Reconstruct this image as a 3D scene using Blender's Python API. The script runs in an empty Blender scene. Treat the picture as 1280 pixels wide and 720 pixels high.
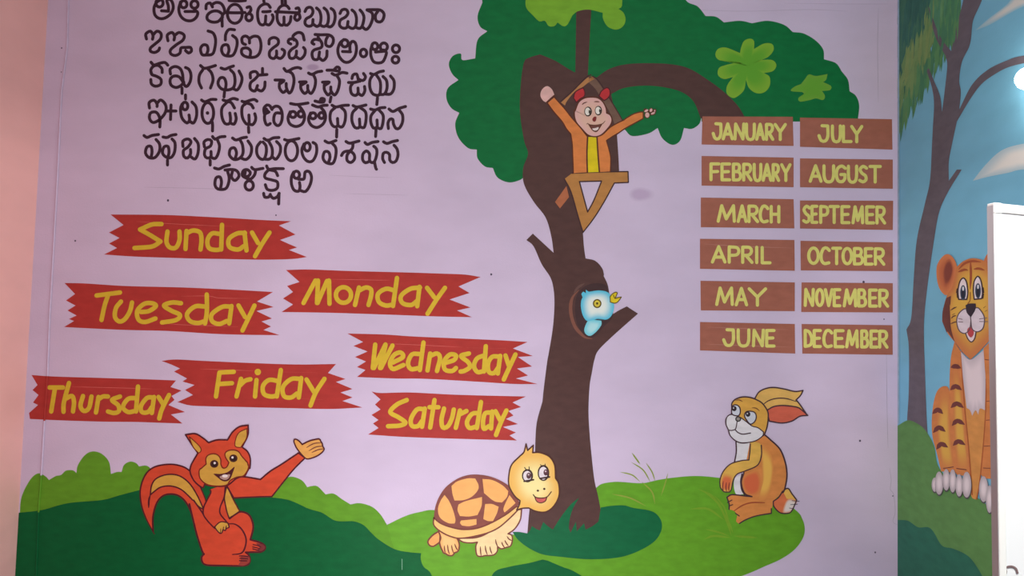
import bpy, math, random
from mathutils import Vector
from mathutils.geometry import tessellate_polygon

# ------------------------------------------------------------------ camera, world, lights, exposure
F = 920.0                       # focal length in pixels of a 1280 px wide frame
CAM = Vector((0.0, -3.0, 1.35))
PITCH, ROLL = math.radians(2.8), math.radians(1.46)
fw = Vector((0, math.cos(PITCH), math.sin(PITCH)))
u0 = Vector((0, -math.sin(PITCH), math.cos(PITCH)))
r0 = Vector((1, 0, 0))
rt = r0 * math.cos(ROLL) + u0 * math.sin(ROLL)
up = u0 * math.cos(ROLL) - r0 * math.sin(ROLL)
scene = bpy.context.scene
C = scene.collection
cd = bpy.data.cameras.new('camera')
cam = bpy.data.objects.new('camera', cd); C.objects.link(cam)
cd.sensor_width = 36.0; cd.lens = 36.0 * F / 1280.0; cd.clip_start = 0.02
from mathutils import Matrix
M = Matrix((rt, up, -fw)).transposed().to_4x4(); M.translation = CAM
cam.matrix_world = M
scene.camera = cam

def ray(px, py):
    return fw + rt * ((px - 640.0) / F) + up * ((360.0 - py) / F)
def on_y(px, py, y=0.0):
    d = ray(px, py); return CAM + d * ((y - CAM.y) / d.y)
def on_x(px, py, x):
    d = ray(px, py); return CAM + d * ((x - CAM.x) / d.x)
XR = on_y(1122, 360).x          # right wall
XL = on_y(39.5, 360).x          # left wall

w = bpy.data.worlds.new('world'); scene.world = w; w.use_nodes = True
w.node_tree.nodes['Background'].inputs[0].default_value = (0.80, 0.82, 1.0, 1)
w.node_tree.nodes['Background'].inputs[1].default_value = 0.13

def area(name, loc, target, size, power, color):
    l = bpy.data.lights.new(name, 'AREA'); l.shape = 'DISK'; l.size = size; l.energy = power; l.color = color
    o = bpy.data.objects.new(name, l); C.objects.link(o); o.location = loc
    o.rotation_euler = (Vector(target) - Vector(loc)).to_track_quat('-Z', 'Y').to_euler()
    return o
def spot(name, loc, target, ang, blend, power, color, size=0.15):
    l = bpy.data.lights.new(name, 'SPOT'); l.spot_size = math.radians(ang); l.spot_blend = blend
    l.energy = power; l.color = color; l.shadow_soft_size = size
    o = bpy.data.objects.new(name, l); C.objects.link(o); o.location = loc
    o.rotation_euler = (Vector(target) - Vector(loc)).to_track_quat('-Z', 'Y').to_euler()
    return o
area('room_light', (-0.28, -1.6, 0.28), (-0.25, 0, 0.72), 0.6, 24.5, (0.93, 0.94, 1.0))
area('ceiling_lamp_cool', (0.5, -2.6, 2.9), (0.3, 0, 1.3), 0.8, 28.0, (0.95, 1.0, 0.96))
area('left_fill_warm', (-1.2, -3.4, 2.2), (-0.9, 0, 1.4), 0.6, 9.5, (1.0, 0.70, 0.78))  # added warm fill that tints the left of the wall, no real doorway
spot('right_wall_fill', (-0.3, -2.7, 1.7), (XR, -0.5, 1.25), 30, 0.6, 80.0, (0.97, 0.98, 1.0), 0.1)  # added spot, only lifts the blue wall
spot('left_wall_fill', (1.2, -1.0, 2.75), (XL, -0.12, 1.3), 30, 0.5, 62.0, (1.0, 0.92, 0.92), 0.1)  # added spot, only brightens the pink wall strip
spot('board_fill', (0.75, -3.0, 2.5), (0.80, -2.0, 1.15), 34, 0.6, 170.0, (1.0, 0.99, 0.97), 0.1)  # added spot that drives the whiteboard to full white

scene.view_settings.view_transform = 'Standard'
scene.view_settings.look = 'None'
scene.view_settings.exposure = 0.0
scene.view_settings.gamma = 1.0
scene.view_settings.use_curve_mapping = False

# ------------------------------------------------------------------ materials
def lin(c):
    c /= 255.0
    return c / 12.92 if c <= 0.04045 else ((c + 0.055) / 1.055) ** 2.4
def rgb(t): return tuple(lin(v) for v in t)
_mats = {}
def paint(col, name=None, rough=0.55, var=0.10, bump=0.12, scale=18.0, coat=0.0):
    """Wall paint: one colour with faint roller streaks in it and a faint plaster relief."""
    key = (col, rough, var, bump, scale, coat)
    if key in _mats: return _mats[key]
    m = bpy.data.materials.new(name or 'paint'); m.use_nodes = True
    nt = m.node_tree; N = nt.nodes; L = nt.links; b = N['Principled BSDF']
    g = N.new('ShaderNodeNewGeometry')
    mp = N.new('ShaderNodeMapping'); mp.inputs['Scale'].default_value = (1, 1, 2.2)
    L.new(g.outputs['Position'], mp.inputs['Vector'])
    n = N.new('ShaderNodeTexNoise'); n.inputs['Scale'].default_value = scale; n.inputs['Detail'].default_value = 5
    L.new(mp.outputs[0], n.inputs['Vector'])
    c = rgb(col)
    r = N.new('ShaderNodeValToRGB')
    r.color_ramp.elements[0].position = 0.3; r.color_ramp.elements[1].position = 0.7
    r.color_ramp.elements[0].color = (*[v * (1 - var) for v in c], 1)
    r.color_ramp.elements[1].color = (*[min(1, v * (1 + var)) for v in c], 1)
    L.new(n.outputs[0], r.inputs[0]); L.new(r.outputs[0], b.inputs['Base Color'])
    b.inputs['Roughness'].default_value = rough
    b.inputs['Coat Weight'].default_value = coat
    b.inputs['Specular IOR Level'].default_value = 0.12
    n2 = N.new('ShaderNodeTexNoise'); n2.inputs['Scale'].default_value = 120; n2.inputs['Detail'].default_value = 3
    L.new(g.outputs['Position'], n2.inputs['Vector'])
    bp = N.new('ShaderNodeBump'); bp.inputs['Strength'].default_value = bump; bp.inputs['Distance'].default_value = 0.002
    L.new(n2.outputs[0], bp.inputs['Height']); L.new(bp.outputs[0], b.inputs['Normal'])
    _mats[key] = m
    return m
def blend_mat():
    """Sprayed paint that fades from one colour into another (the mural's own soft blends)."""
    if 'blend' in _mats: return _mats['blend']
    m = bpy.data.materials.new('blended_paint'); m.use_nodes = True
    nt = m.node_tree; b = nt.nodes['Principled BSDF']
    a = nt.nodes.new('ShaderNodeVertexColor'); a.layer_name = 'blend'
    nt.links.new(a.outputs[0], b.inputs['Base Color']); b.inputs['Roughness'].default_value = 0.55
    b.inputs['Specular IOR Level'].default_value = 0.12
    _mats['blend'] = m
    return m
def plain(name, col, rough=0.4, metal=0.0, emit=0.0):
    m = bpy.data.materials.new(name); m.use_nodes = True
    b = m.node_tree.nodes['Principled BSDF']; b.inputs['Base Color'].default_value = (*rgb(col), 1)
    b.inputs['Roughness'].default_value = rough; b.inputs['Metallic'].default_value = metal
    n = m.node_tree.nodes.new('ShaderNodeTexNoise'); n.inputs['Scale'].default_value = 60
    mr = m.node_tree.nodes.new('ShaderNodeMapRange'); mr.inputs[3].default_value = rough * 0.85; mr.inputs[4].default_value = min(1, rough * 1.15)
    m.node_tree.links.new(n.outputs[0], mr.inputs[0]); m.node_tree.links.new(mr.outputs[0], b.inputs['Roughness'])
    if emit:
        b.inputs['Emission Color'].default_value = (*rgb(col), 1); b.inputs['Emission Strength'].default_value = emit
    return m

# ------------------------------------------------------------------ tracing helpers
ZOOM = dict(PX=(0, 0, 1), A=(170, 0, 8), B=(330, 0, 8), CC=(170, 80, 8), D=(330, 80, 8), EE=(170, 160, 8), FF=(330, 160, 8),
            G=(400, 20, 8), H=(400, 110, 8), U1=(290, 0, 16), U2=(290, 120, 16), U3=(440, 165, 16), U4=(280, 200, 12),
            D1=(120, 250, 8), D1b=(240, 250, 8), E1=(70, 340, 8), E2=(210, 340, 8), F1=(350, 320, 8), F2=(460, 320, 8),
            H1=(30, 455, 8), H2=(170, 440, 8), J=(300, 440, 8), K1=(430, 405, 8), K2=(530, 405, 8), L1=(450, 475, 8), L2=(540, 475, 8),
            SQ1=(225, 525, 11.61), SQ2=(165, 570, 7.2), SQ3=(235, 570, 7.2), SQ4=(235, 630, 8.47), SQ5=(300, 535, 8),
            T1=(530, 580, 8), T2=(530, 630, 9), T3=(625, 550, 6), R1=(890, 480, 8), R2=(890, 545, 6),
            M1=(665, 95, 16), M2=(700, 95, 16), M3=(700, 130, 16), M4=(750, 125, 16), M5=(700, 165, 16),
            C1=(550, 0, 4), C2=(780, 0, 4), C3=(550, 120, 4), BD=(710, 350, 9.6),
            G1=(1150, 310, 7.2), G2=(1150, 380, 7.2), G3=(1150, 460, 3.6), BL=(10, 540, 4), W1=(1060, 0, 4), W2=(1060, 180, 4),
            W3=(1060, 360, 4), W4=(1060, 540, 4), GR=(750, 540, 4), RB=(880, 570, 4.8))
def parse(s):
    z = ZOOM['PX']; out = []
    for t in s.split():
        if t[0] == '@': z = ZOOM[t[1:]]; continue
        sharp = t.endswith('!')
        x, y = t.rstrip('!').split(',')
        out.append((z[0] + float(x) / z[2], z[1] + float(y) / z[2], sharp))
    return out
def crom(p0, p1, p2, p3, t):
    return tuple(0.5 * (2 * b + (c - a) * t + (2 * a - 5 * b + 4 * c - d) * t * t + (3 * b - a - 3 * c + d) * t ** 3)
                 for a, b, c, d in zip(p0, p1, p2, p3))
def run(pts, n=5):
    """spline through open run of points"""
    if len(pts) < 3: return list(pts)
    out = []
    for i in range(len(pts) - 1):
        a = pts[i - 1] if i else tuple(2 * u - v for u, v in zip(pts[0], pts[1]))
        d = pts[i + 2] if i + 2 < len(pts) else tuple(2 * u - v for u, v in zip(pts[-1], pts[-2]))
        L = math.dist(pts[i], pts[i + 1]); k = max(2, min(8, int(L / 2.5) + 1))
        for j in range(k): out.append(crom(a, pts[i], pts[i + 1], d, j / k))
    out.append(pts[-1]); return out
def smooth(s, closed):
    p = parse(s) if isinstance(s, str) else s
    xy = [(a[0], a[1]) for a in p]; sh = [a[2] for a in p]; n = len(p)
    if closed:
        ks = [i for i in range(n) if sh[i]]
        if not ks:
            out = []
            for i in range(n):
                L = math.dist(xy[i], xy[(i + 1) % n]); k = max(2, min(8, int(L / 2.5) + 1))
                for j in range(k): out.append(crom(xy[i - 1], xy[i], xy[(i + 1) % n], xy[(i + 2) % n], j / k))
            return out
        out = []
        for a, b in zip(ks, ks[1:] + [ks[0] + n]):
            seg = [xy[i % n] for i in range(a, b + 1)]
            out += run(seg)[:-1]
        return out
    out = []; st = 0
    for i in range(1, n):
        if sh[i] or i == n - 1:
            seg = run(xy[st:i + 1]); out += seg if not out else seg[1:]; st = i
    return out
def ell(z, cx, cy, rx, ry, n=18, rot=0.0):
    ox, oy, s = ZOOM[z]; out = []
    for i in range(n):
        a = 2 * math.pi * i / n; x, y = rx * math.cos(a), ry * math.sin(a)
        x, y = x * math.cos(rot) - y * math.sin(rot), x * math.sin(rot) + y * math.cos(rot)
        out.append((ox + (cx + x) / s, oy + (cy + y) / s, False))
    return out

STEP = 0.00012                  # one coat of paint
class Coat:
    """collects flat painted shapes in photo coordinates and lays them onto a wall as one mesh"""
    def __init__(s, z, plane='back'): s.z = z; s.plane = plane; s.v = []; s.f = []; s.mi = []; s.mats = []; s.cols = {}
    def put(s, x, y, extra=0):
        o = (s.z + extra) * STEP
        p = on_y(x, y, -o) if s.plane == 'back' else on_x(x, y, XR - o) if s.plane == 'right' else s.plane(x, y, o)
        if s.plane == 'back': p.x = min(max(p.x, XL + .0004), XR - .0004)
        else: p.y = min(p.y, -.0004)
        s.v.append(p); return len(s.v) - 1
    def m(s, mat):
        if mat not in s.mats: s.mats.append(mat)
        return s.mats.index(mat)
    def fill(s, pts, col, holes=(), var=0.10, mat=None, up=None):
        if up is None: s.z += 1
        k = s.m(mat or paint(col, var=var))
        loops = [smooth(pts, True)] + [smooth(h, True) for h in holes]
        flat = [q for l in loops for q in l]
        idx = [s.put(*q) for q in flat]
        for t in tessellate_polygon([[Vector((x, -y, 0)) for x, y in l] for l in loops]):
            s.f.append(tuple(idx[i] for i in t)); s.mi.append(k)
        return s
    def line(s, pts, col, wd, closed=False, taper=0.0):
        s.z += 1
        k = s.m(paint(col, var=0.06))
        p = smooth(pts, closed)
        q = [p[0]]
        for a in p[1:]:
            if math.dist(a, q[-1]) > 0.15: q.append(a)
        p = q; n = len(p)
        if n == 1: p = [p[0], (p[0][0] + .2, p[0][1])]; n = 2
        if wd < 2.6 and s.z > 9.5: wd *= 1.2
        segs = []; L = []
        def unit(u, v):
            d = Vector((v[0] - u[0], v[1] - u[1])); return d.normalized() if d.length > 1e-6 else Vector((1, 0))
        m_ = n if closed else n - 1
        D = [unit(p[i], p[(i + 1) % n]) for i in range(m_)]
        def half(i):
            h = wd / 2
            if taper and not closed: h *= 1 - taper * (1 - min(1, 4 * min(i / (n - 1), 1 - i / (n - 1))))
            return h
        def pair(i, d, e):
            h = half(i); return (s.put(p[i][0] - d.y * h, p[i][1] + d.x * h, e), s.put(p[i][0] + d.y * h, p[i][1] - d.x * h, e))
        e = 0.0; prev = None; first = None; joins = []
        for i in range(m_ + 1):
            j = i % n
            din = D[i - 1] if (i or closed) else D[0]; dout = D[j] if (j < m_) else D[-1]
            if (i > 0 or closed) and (i < m_ or closed) and din.dot(dout) < 0.82:
                if prev:
                    q1 = pair(j, din, e); s.f.append((prev[0], prev[1], q1[1], q1[0])); s.mi.append(k)
                if i < m_:
                    e += 0.10; prev = pair(j, dout, e)
                joins.append((j, e))
            else:
                q1 = pair(j, (din + dout).normalized(), e)
                if prev: s.f.append((prev[0], prev[1], q1[1], q1[0])); s.mi.append(k)
                prev = q1
        if not closed: joins += [(0, 0.0), (n - 1, e)]
        for q_, (i, ez) in enumerate(joins):
            h = half(i); ids = [s.put(p[i][0] + h * math.cos(a * math.pi / 5), p[i][1] + h * math.sin(a * math.pi / 5), 0.55 + 0.10 * (q_ % 4)) for a in range(10)]
            s.f.append(tuple(ids)); s.mi.append(k)
        return s
    def shade(s, pts, edge, centre, cpt, mid=0.5, rings=7, z=None):
        """star-shaped fill that fades from the edge colour to the centre colour"""
        s.z += 1
        k = s.m(blend_mat()); p = smooth(pts, True); n = len(p)
        if isinstance(cpt, str): c = parse(cpt)[0]
        else: c = cpt
        e, m = rgb(edge), rgb(centre); prev = None
        for j in range(rings + 1):
            t = j / rings; f = 1 - t
            q = min(1.0, t / (1 - mid) if mid < 1 else 1.0); q = q * q * (3 - 2 * q)
            colr = tuple(a * (1 - q) + b * q for a, b in zip(e, m))
            if j < rings: ids = [s.put(c[0] + (x - c[0]) * f, c[1] + (y - c[1]) * f) for x, y in p]
            else: ids = [s.put(c[0], c[1])] * n
            for i in set(ids): s.cols[i] = colr
            if prev:
                for i in range(n):
                    a, b = prev[i], prev[(i + 1) % n]
                    if j < rings: s.f.append((a, b, ids[(i + 1) % n], ids[i]))
                    else: s.f.append((a, b, ids[0]))
                    s.mi.append(k)
            prev = ids
        return s
    def build(s, name, parent=None, kind=None):
        off = parent_loc(parent)
        me = bpy.data.meshes.new(name)
        me.from_pydata([tuple(v - off) for v in s.v], [], s.f)
        for m in s.mats: me.materials.append(m)
        me.polygons.foreach_set('material_index', s.mi)
        if s.cols:
            a = me.color_attributes.new('blend', 'FLOAT_COLOR', 'POINT')
            for i in range(len(s.v)):
                a.data[i].color = (*s.cols.get(i, (1, 1, 1)), 1)
        # make every face look into the room
        nrm = Vector((0, -1, 0)) if s.plane == 'back' else Vector((-1, 0, 0)) if s.plane == 'right' else Vector((0, -1, 0))
        me.update()
        import bmesh
        bm = bmesh.new(); bm.from_mesh(me)
        fl = [f for f in bm.faces if f.normal.dot(nrm) < 0]
        bmesh.ops.reverse_faces(bm, faces=fl)
        bm.to_mesh(me); bm.free()
        o = bpy.data.objects.new(name, me); C.objects.link(o)
        if parent: o.parent = parent
        if kind: o['kind'] = kind
        return o
def parent_loc(o):
    v = Vector((0, 0, 0))
    while o: v = v + o.location; o = o.parent
    return v
def thing(name, label, cat, px, py, group=None, plane='back'):
    o = bpy.data.objects.new(name, None); C.objects.link(o); o.empty_display_size = 0.05
    o.location = on_y(px, py) if plane == 'back' else on_x(px, py, XR)
    o['label'] = label; o['category'] = cat
    if group: o['group'] = group
    return o
def tag(o, label, cat, group=None):
    o['label'] = label; o['category'] = cat
    if group: o['group'] = group
    return o
def mesh(name, v, f, mat, parent=None, kind=None, bevel=0):
    me = bpy.data.meshes.new(name); off = parent_loc(parent)
    me.from_pydata([tuple(Vector(a) - off) for a in v], [], f); me.materials.append(mat); me.update()
    o = bpy.data.objects.new(name, me); C.objects.link(o)
    if parent: o.parent = parent
    if kind: o['kind'] = kind
    if bevel:
        b = o.modifiers.new('bevel', 'BEVEL'); b.width = bevel; b.segments = 2
    return o
def box(name, x0, x1, y0, y1, z0, z1, mat, parent=None, kind=None, bevel=0):
    v = [(x, y, z) for x in (x0, x1) for y in (y0, y1) for z in (z0, z1)]
    f = [(0, 1, 3, 2), (4, 6, 7, 5), (0, 4, 5, 1), (2, 3, 7, 6), (0, 2, 6, 4), (1, 5, 7, 3)]
    return mesh(name, v, f, mat, parent, kind, bevel)

# ------------------------------------------------------------------ colours of the paints
LAV = (206, 188, 210); RED = (172, 56, 50); YEL = (210, 176, 52)
GREEN = (14, 108, 56); DKHILL = (10, 92, 48); LIME = (104, 160, 38); BARK = (84, 58, 54)
PINKW = (244, 186, 176); SKY = (118, 182, 210); BRN = (164, 100, 82); CREAM = (220, 212, 116)
INK = (62, 40, 52)

# ------------------------------------------------------------------ the room
H = 3.05; YB = -4.6; T = 0.12
wall = box('wall_back', XL - T, XR + T, 0, T, 0, H, paint(LAV, 'lavender_emulsion', rough=0.6, var=0.05, bump=0.25, scale=3.0), kind='structure')
box('wall_left', XL - T, XL, YB, 0, 0, H, paint(PINKW, 'pink_emulsion', rough=0.6, var=0.05, bump=0.25, scale=3.0), kind='structure')
wallr = box('wall_right', XR, XR + T, YB, 0, 0, H, paint(SKY, 'sky_blue_emulsion', rough=0.45, var=0.06, bump=0.2, scale=5.0), kind='structure')
box('floor', XL - T, XR + T, YB, T, -0.1, 0, paint((150, 140, 130), 'floor_screed', rough=0.4, var=0.1), kind='structure')
box('ceiling', XL - T, XR + T, YB, T, H, H + 0.1, paint((225, 222, 215), 'ceiling_white', rough=0.7), kind='structure')
box('baseboard_back', XL, XR, -0.015, 0, 0, 0.1, paint((120, 90, 80), 'skirting', rough=0.5), kind='structure', bevel=0.003)

# plaster seam running down beside the left corner: a low rounded bead, painted over with whatever crosses it
def bead(pts, col, parent, wd=0.007, h=0.004):
    v = []; f = []; P = [on_y(x, y, 0) for x, y in pts]
    for i, p in enumerate(P):
        for k in range(5):
            a = math.pi * k / 4
            v.append((p.x + math.cos(a) * wd / 2, -math.sin(a) * h - 0.0013, p.z))
    for i in range(len(P) - 1):
        for k in range(4): f.append((i * 5 + k, i * 5 + k + 1, i * 5 + 6 + k, i * 5 + 5 + k))
    return mesh('plaster_seam', v, f, paint(col, rough=0.6, var=0.05), parent)
bead([(86, -14), (84, 60), (77, 115), (74, 180), (71, 240), (66, 330), (62, 400), (59.6, 470)], LAV, wall)
bead([(59.6, 470), (55.8, 526)], RED, wall)
bead([(55.8, 526), (51.8, 594)], LAV, wall)
bead([(51.8, 594), (48.5, 640)], (96, 150, 38), wall)
bead([(48.5, 640), (45, 735)], DKHILL, wall)
for x, y, r in [(210, 250.5, 1.4), (94, 301, 1.1), (614, 343, 1.3), (1075, 551, 1.3), (1094, 690.5, 1.1), (345, 269, .9), (1079.5, 352.5, 1.5), (1105, 399, .8),
                (77, 60, .9), (76.5, 90, .7), (1116, 620, .8)]:
    Coat(0).fill([(x + r * math.cos(a), y + r * math.sin(a) * 1.1, False) for a in [0, 1.05, 2.1, 3.14, 4.2, 5.25]], (78, 66, 86)).build('speck', wall)
for pts in ["@PX 1112,585 1114,600 1113,612 1117,618 1119,640 1116,652 1122,656", "@PX 1098,10 1097,60 1098,128", "@PX 1108,440 1109,520 1110,560"]:
    Coat(0).line(pts, (176, 160, 180), 0.7, taper=0.6).build('hairline_crack', wall)
for pts in ["@PX 180,234 230,235 300,237", "@PX 412,219 455,221 490,222", "@PX 430,242 470,243 510,244", "@PX 860,12 930,14 1010,12 1060,14", "@PX 980,4 1060,5 1110,5"]:
    Coat(0).line(pts, (188, 170, 192), 0.7, taper=0.6).build('pencil_line', wall)
cs = Coat(0)
cs.shade([(800 + 14 * math.cos(a) * (1.3 if 5.6 < a or a < .6 else 1), 243 + 9 * math.sin(a), False) for a in [i * .524 for i in range(12)]], LAV, (192, 168, 196), (799, 243))
cs.build('smudge', wall)
cs = Coat(0)
cs.shade([(391 + 10 * math.cos(a), 84 + 5 * math.sin(a), False) for a in [i * .524 for i in range(12)]], LAV, (178, 155, 183), (391, 84))
cs.build('smudge', wall)

# ------------------------------------------------------------------ painted hills (back wall)
h = tag(Coat(1).fill("@BL 58,420! @BL 68,325 110,240 150,207 185,220 205,240! 240,220 265,215 290,193 325,192 342,205! 350,165 385,115 425,97 470,110 505,150 515,210! 545,200 568,200! 580,165 610,148 640,155 655,172! 690,168 715,185 760,240 @PX 260,614 300,612 335,612 350,603 359,597 366,596 375,599 380,603 384,609! 390,607.5 397,608 407,618! 417,617 427.5,624 438,630.5! 450,629 465,633.5 475.5,643 483.7,656! 500,700! 24,700!", (96, 150, 38)).build('painted_bush'),  # lime darkened in the colour for the weaker light at the left
        'lime green scalloped bush line painted behind the dark hill, left of the turtle', 'painted bush')
h = tag(Coat(6).fill("@PX 23.5,641! 52.5,637.5 85,629 127.5,625 150,619 175,612.5 200,607 258,603 300,618 341,622 359,624.6 371,629 386,636 402.5,641 417,650 427.5,651.7 442,651.7 454.6,656.5 465,667 475.4,676 494,686.7 513,690.4 526.5,691.5! 526,699 529.6,708.5 538,716 545,735! 18,735!", DKHILL)
        .line("@PX 502.5,699 502.5,712", (120, 170, 140), 0.8).build('painted_hill'),
        'dark green hill painted along the bottom left, under the red squirrel', 'painted hill')
hill2 = thing('painted_hill', 'lime green hill painted across the bottom middle, under turtle and rabbit', 'painted hill', 760, 700)
Coat(3).fill("@PX 483.7,656! 507,645 525,640 545,638 580,650 620,665 640,668 655,670 665,668 720,630 745,610! 752,605 766,602.5 777.5,602.5 802.5,604 822.5,600 842.5,597 870,595 900,597.5 950,605 993.5,636.7 1003,649 1006,661.7 1003,674 992.5,687.7 976,699 957,707.5 930,719 880,735! 545,735! 528,720 520,706 518,697 516,692! 505,690 494,688", (100, 158, 40)).build('hillside', hill2)
gt = Coat(5)
for s_ in ["@GR 100,200 160,215 200,248", "@GR 155,150 215,190 252,250", "@GR 230,155 260,200 275,245", "@GR 340,205 325,260 305,320", "@GR 160,105 185,140 200,160", "@GR 210,250 260,300 275,360", "@GR 60,310 150,330 230,370"]:
    gt.line(s_, (142, 158, 62), 1.5, taper=0.9)
tag(gt.build('painted_grass_tuft'), 'thin olive grass blades sticking up from lime hill, right of the tree foot', 'painted grass')
gt = Coat(5)
for s_ in ["@RB 160,470 120,350 60,250 20,215", "@RB 165,480 130,330 100,280 60,235", "@RB 175,465 150,400 110,330", "@RB 150,480 80,455 10,440", "@RB 160,490 60,480 0,500", "@RB 180,480 250,485 320,490", "@GR 490,285 540,310 600,370 635,460", "@GR 450,385 540,385 620,440"]:
    gt.line(s_, (120, 160, 44), 2.2, taper=0.9)
tag(gt.build('painted_grass_tuft'), 'faint yellowish grass blades on lime hill, below the rabbit feet', 'painted grass')
tag(Coat(8).fill("@PX 610,735! 618,715 639,708 660.6,704 672,701 678,699.5! 685,701 692,704 704,709 715,713 730,722 745,735!", DKHILL).build('painted_hill'),
    'small dark green peak at the bottom edge, below the turtle', 'painted hill')

# ------------------------------------------------------------------ painted tree
tree = thing('painted_tree', 'big painted tree with dark brown trunk and green scalloped crown on lavender wall', 'painted tree', 705, 665)
Coat(1).fill("@PX 600,-20! 603,3! 597,20 600,33 609,39! 597,50 594,73! 578,75 576,67 566,70 561,80 565,92 573,100! 560,110 558,123 564,135 574,141! 569,155 573,172 585,185 596,187! 597,198 606,208 616,210! 622,222 636,228 650,225 656,220! 700,150! 771,150! 774,158 781,162 790,170 810,167 822,160! 828,173 840,181 850,176 855,160! 865,161 874,155 877,146! 877,152! 1072,152! 1074,132 1070,120 1062,114! 1060,100 1052,89! 1045,79 1030,74! 1029,62 1020,51 1005,42 991,40! 980,31 960,26 940,29! 925,26 905,28! 895,21 882,20! 872,8 858,1 848,-20!", GREEN).build('crown', tree)
Coat(4).fill("@PX 720.5,5! 739.5,5! 737,50 734.5,100! 719,100!", BARK).build('upper_branch', tree)
Coat(4).fill("@PX 738,104! 747,96 762,86 782,80.5 810,79 840,80.5 862,86 885,100 905,115 922,132 932,148! 876,148! 867,127 852,115 830,109 805,107 780,110 765,117! 745,140!", BARK).build('branch', tree)
Coat(5).fill("@PX 675,68! 662,72 655,78 651,105 650,140 655,175 660,192 654,210 655,230 667,252 682,272 689,295 692,316! 666,292! 658,300! 667,308 677,330 688,347 692,362 693,382 691,410 686,441 684,452 680,483 678,502! 671,528 669,556 668,600 662,636 659,669! 749,669! 751,643 748,622 743,600 739.5,570 737,542 735.6,514 737,483 740,465 743,450 748,438 766,420 797.5,392! 783.5,383! 773.6,388 764,394! 764,380 761.6,366.7 759.5,355.5 754.6,345! 755,343! 752.5,335 744,326 732,323! 730,309 728.6,291! 724,262 722,226! 774,216! 773,195 771,165 770,150 764,118! 747,97! 720,91 694,76", BARK).build('trunk', tree)
Coat(7).fill("@PX 659,-12! 657,0 658,10 666,19 674,26.6 681,26 686,32.6 693,32.6 697,28! 703.6,32.6 709,31 715.6,19! 722.5,14 736,12 753.4,16! 754,24 760,33.5 770.6,37 779,32.6 782,24 779,15.5 773,11! 777.5,7 777,-12!", (120, 172, 48)).build('leaf_cluster', tree)
Coat(4).shade("@C2 585,240 600,205 630,193 650,205 650,245! 700,218 740,220 748,250 720,285 680,300! 740,300 762,325 745,355 700,365! 728,385 728,430 700,462 660,465 625,440 610,400! 600,450 570,480 545,490 515,470 515,430 545,385! 500,395 470,375 475,340 510,325 575,310! 520,305 475,300 457,275 470,245 510,238 580,265!", (128, 172, 52), (96, 160, 46), "@C2 620,330").build('leaf_cluster', tree)
Coat(4).shade("@C2 925,372 960,380 1018,370! 1010,400 995,410! 1035,430 1030,450 990,455! 1005,480 995,500 960,492 930,500 880,508 872,490 900,470 890,460! 835,455 850,435 885,420! 905,395", (110, 160, 56), (100, 160, 50), "@C2 940,440").build('leaf_cluster', tree)
hol = Coat(8)
hol.fill("@BD 120,160 210,70 330,40 450,60 495,160 540,420 430,560 300,690 180,640 110,520 85,380 90,250", (70, 50, 50))
hol.line("@BD 130,120 60,200 32,300 40,430 85,560 150,640 210,690 290,705", (128, 82, 68), 4.2, taper=0.85)
hol.line("@BD 200,40 120,90 70,160", (102, 74, 68), 3, taper=0.9)
hol.build('tree_hollow', tree)
tag(Coat(9).fill("@PX 640.6,665! 649,665 659,666.7! 662,664! 665,657.5! 670,661 675,663! 679,652.4! 684,657 691,662! 701,646.4 713,631 724,622! 716,636 712,650 711,660! 713,666! 720,652! 721,664! 730,654! 732,662! 740,658 748,652! 751,634.4! 764.4,632.3 780,631.8 792,635 811,638 821,643 827,653 826,665 817.7,677 800.5,687.7 780,695.4 757.5,698.5 730,698.8 701,696 678.5,693 661,685 647.5,674.7", (20, 100, 60)).build('painted_grass_patch'),
    'dark green oval grass patch with pointed blades painted at the tree foot', 'painted grass')

# ------------------------------------------------------------------ swing and monkey
sw = thing('painted_swing', 'tan wooden swing with a triangular underframe painted on the tree trunk', 'painted swing', 730, 215)
TAN = (182, 126, 68); SO = (70, 45, 45)
c = Coat(10); c.fill("@M1 580,530! 800,330 950,180 1100,40 1190,0! 1250,60! 1130,130 1000,230 850,320 700,500 660,590!", (180, 124, 76)); c.line("@M1 570,510 800,310 950,160 1090,20 1180,-25", SO, 1.2); c.build('rope', sw)
c = Coat(10); c.fill("@PX 736,95.5! 741,96 748,103 763,126 778,151! 769,157! 762,140 751,122 744,111 736,103!", (116, 88, 74)); c.line("@PX 741,95 749,102 764,126 778,150", SO, 1.0); c.build('rope', sw)
c = Coat(11)
c.fill("@C3 622,415! 660,386! 730,382 940,378! 942,432! 872,435! 820,530 770,610 715,682! 690,600 655,480!", TAN, holes=["@C3 697,428! 808,425! 770,520 738,580!"])
for p_ in ["@C3 660,386! 800,380 940,378! 942,432! 872,435! 820,530 770,610 715,682!", "@C3 697,428! 808,425! 770,520 738,580! 697,428", "@C3 715,682! 690,600 655,480 622,415"]:
    c.line(p_, SO, 1.3)
c.build('seat', sw)

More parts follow.
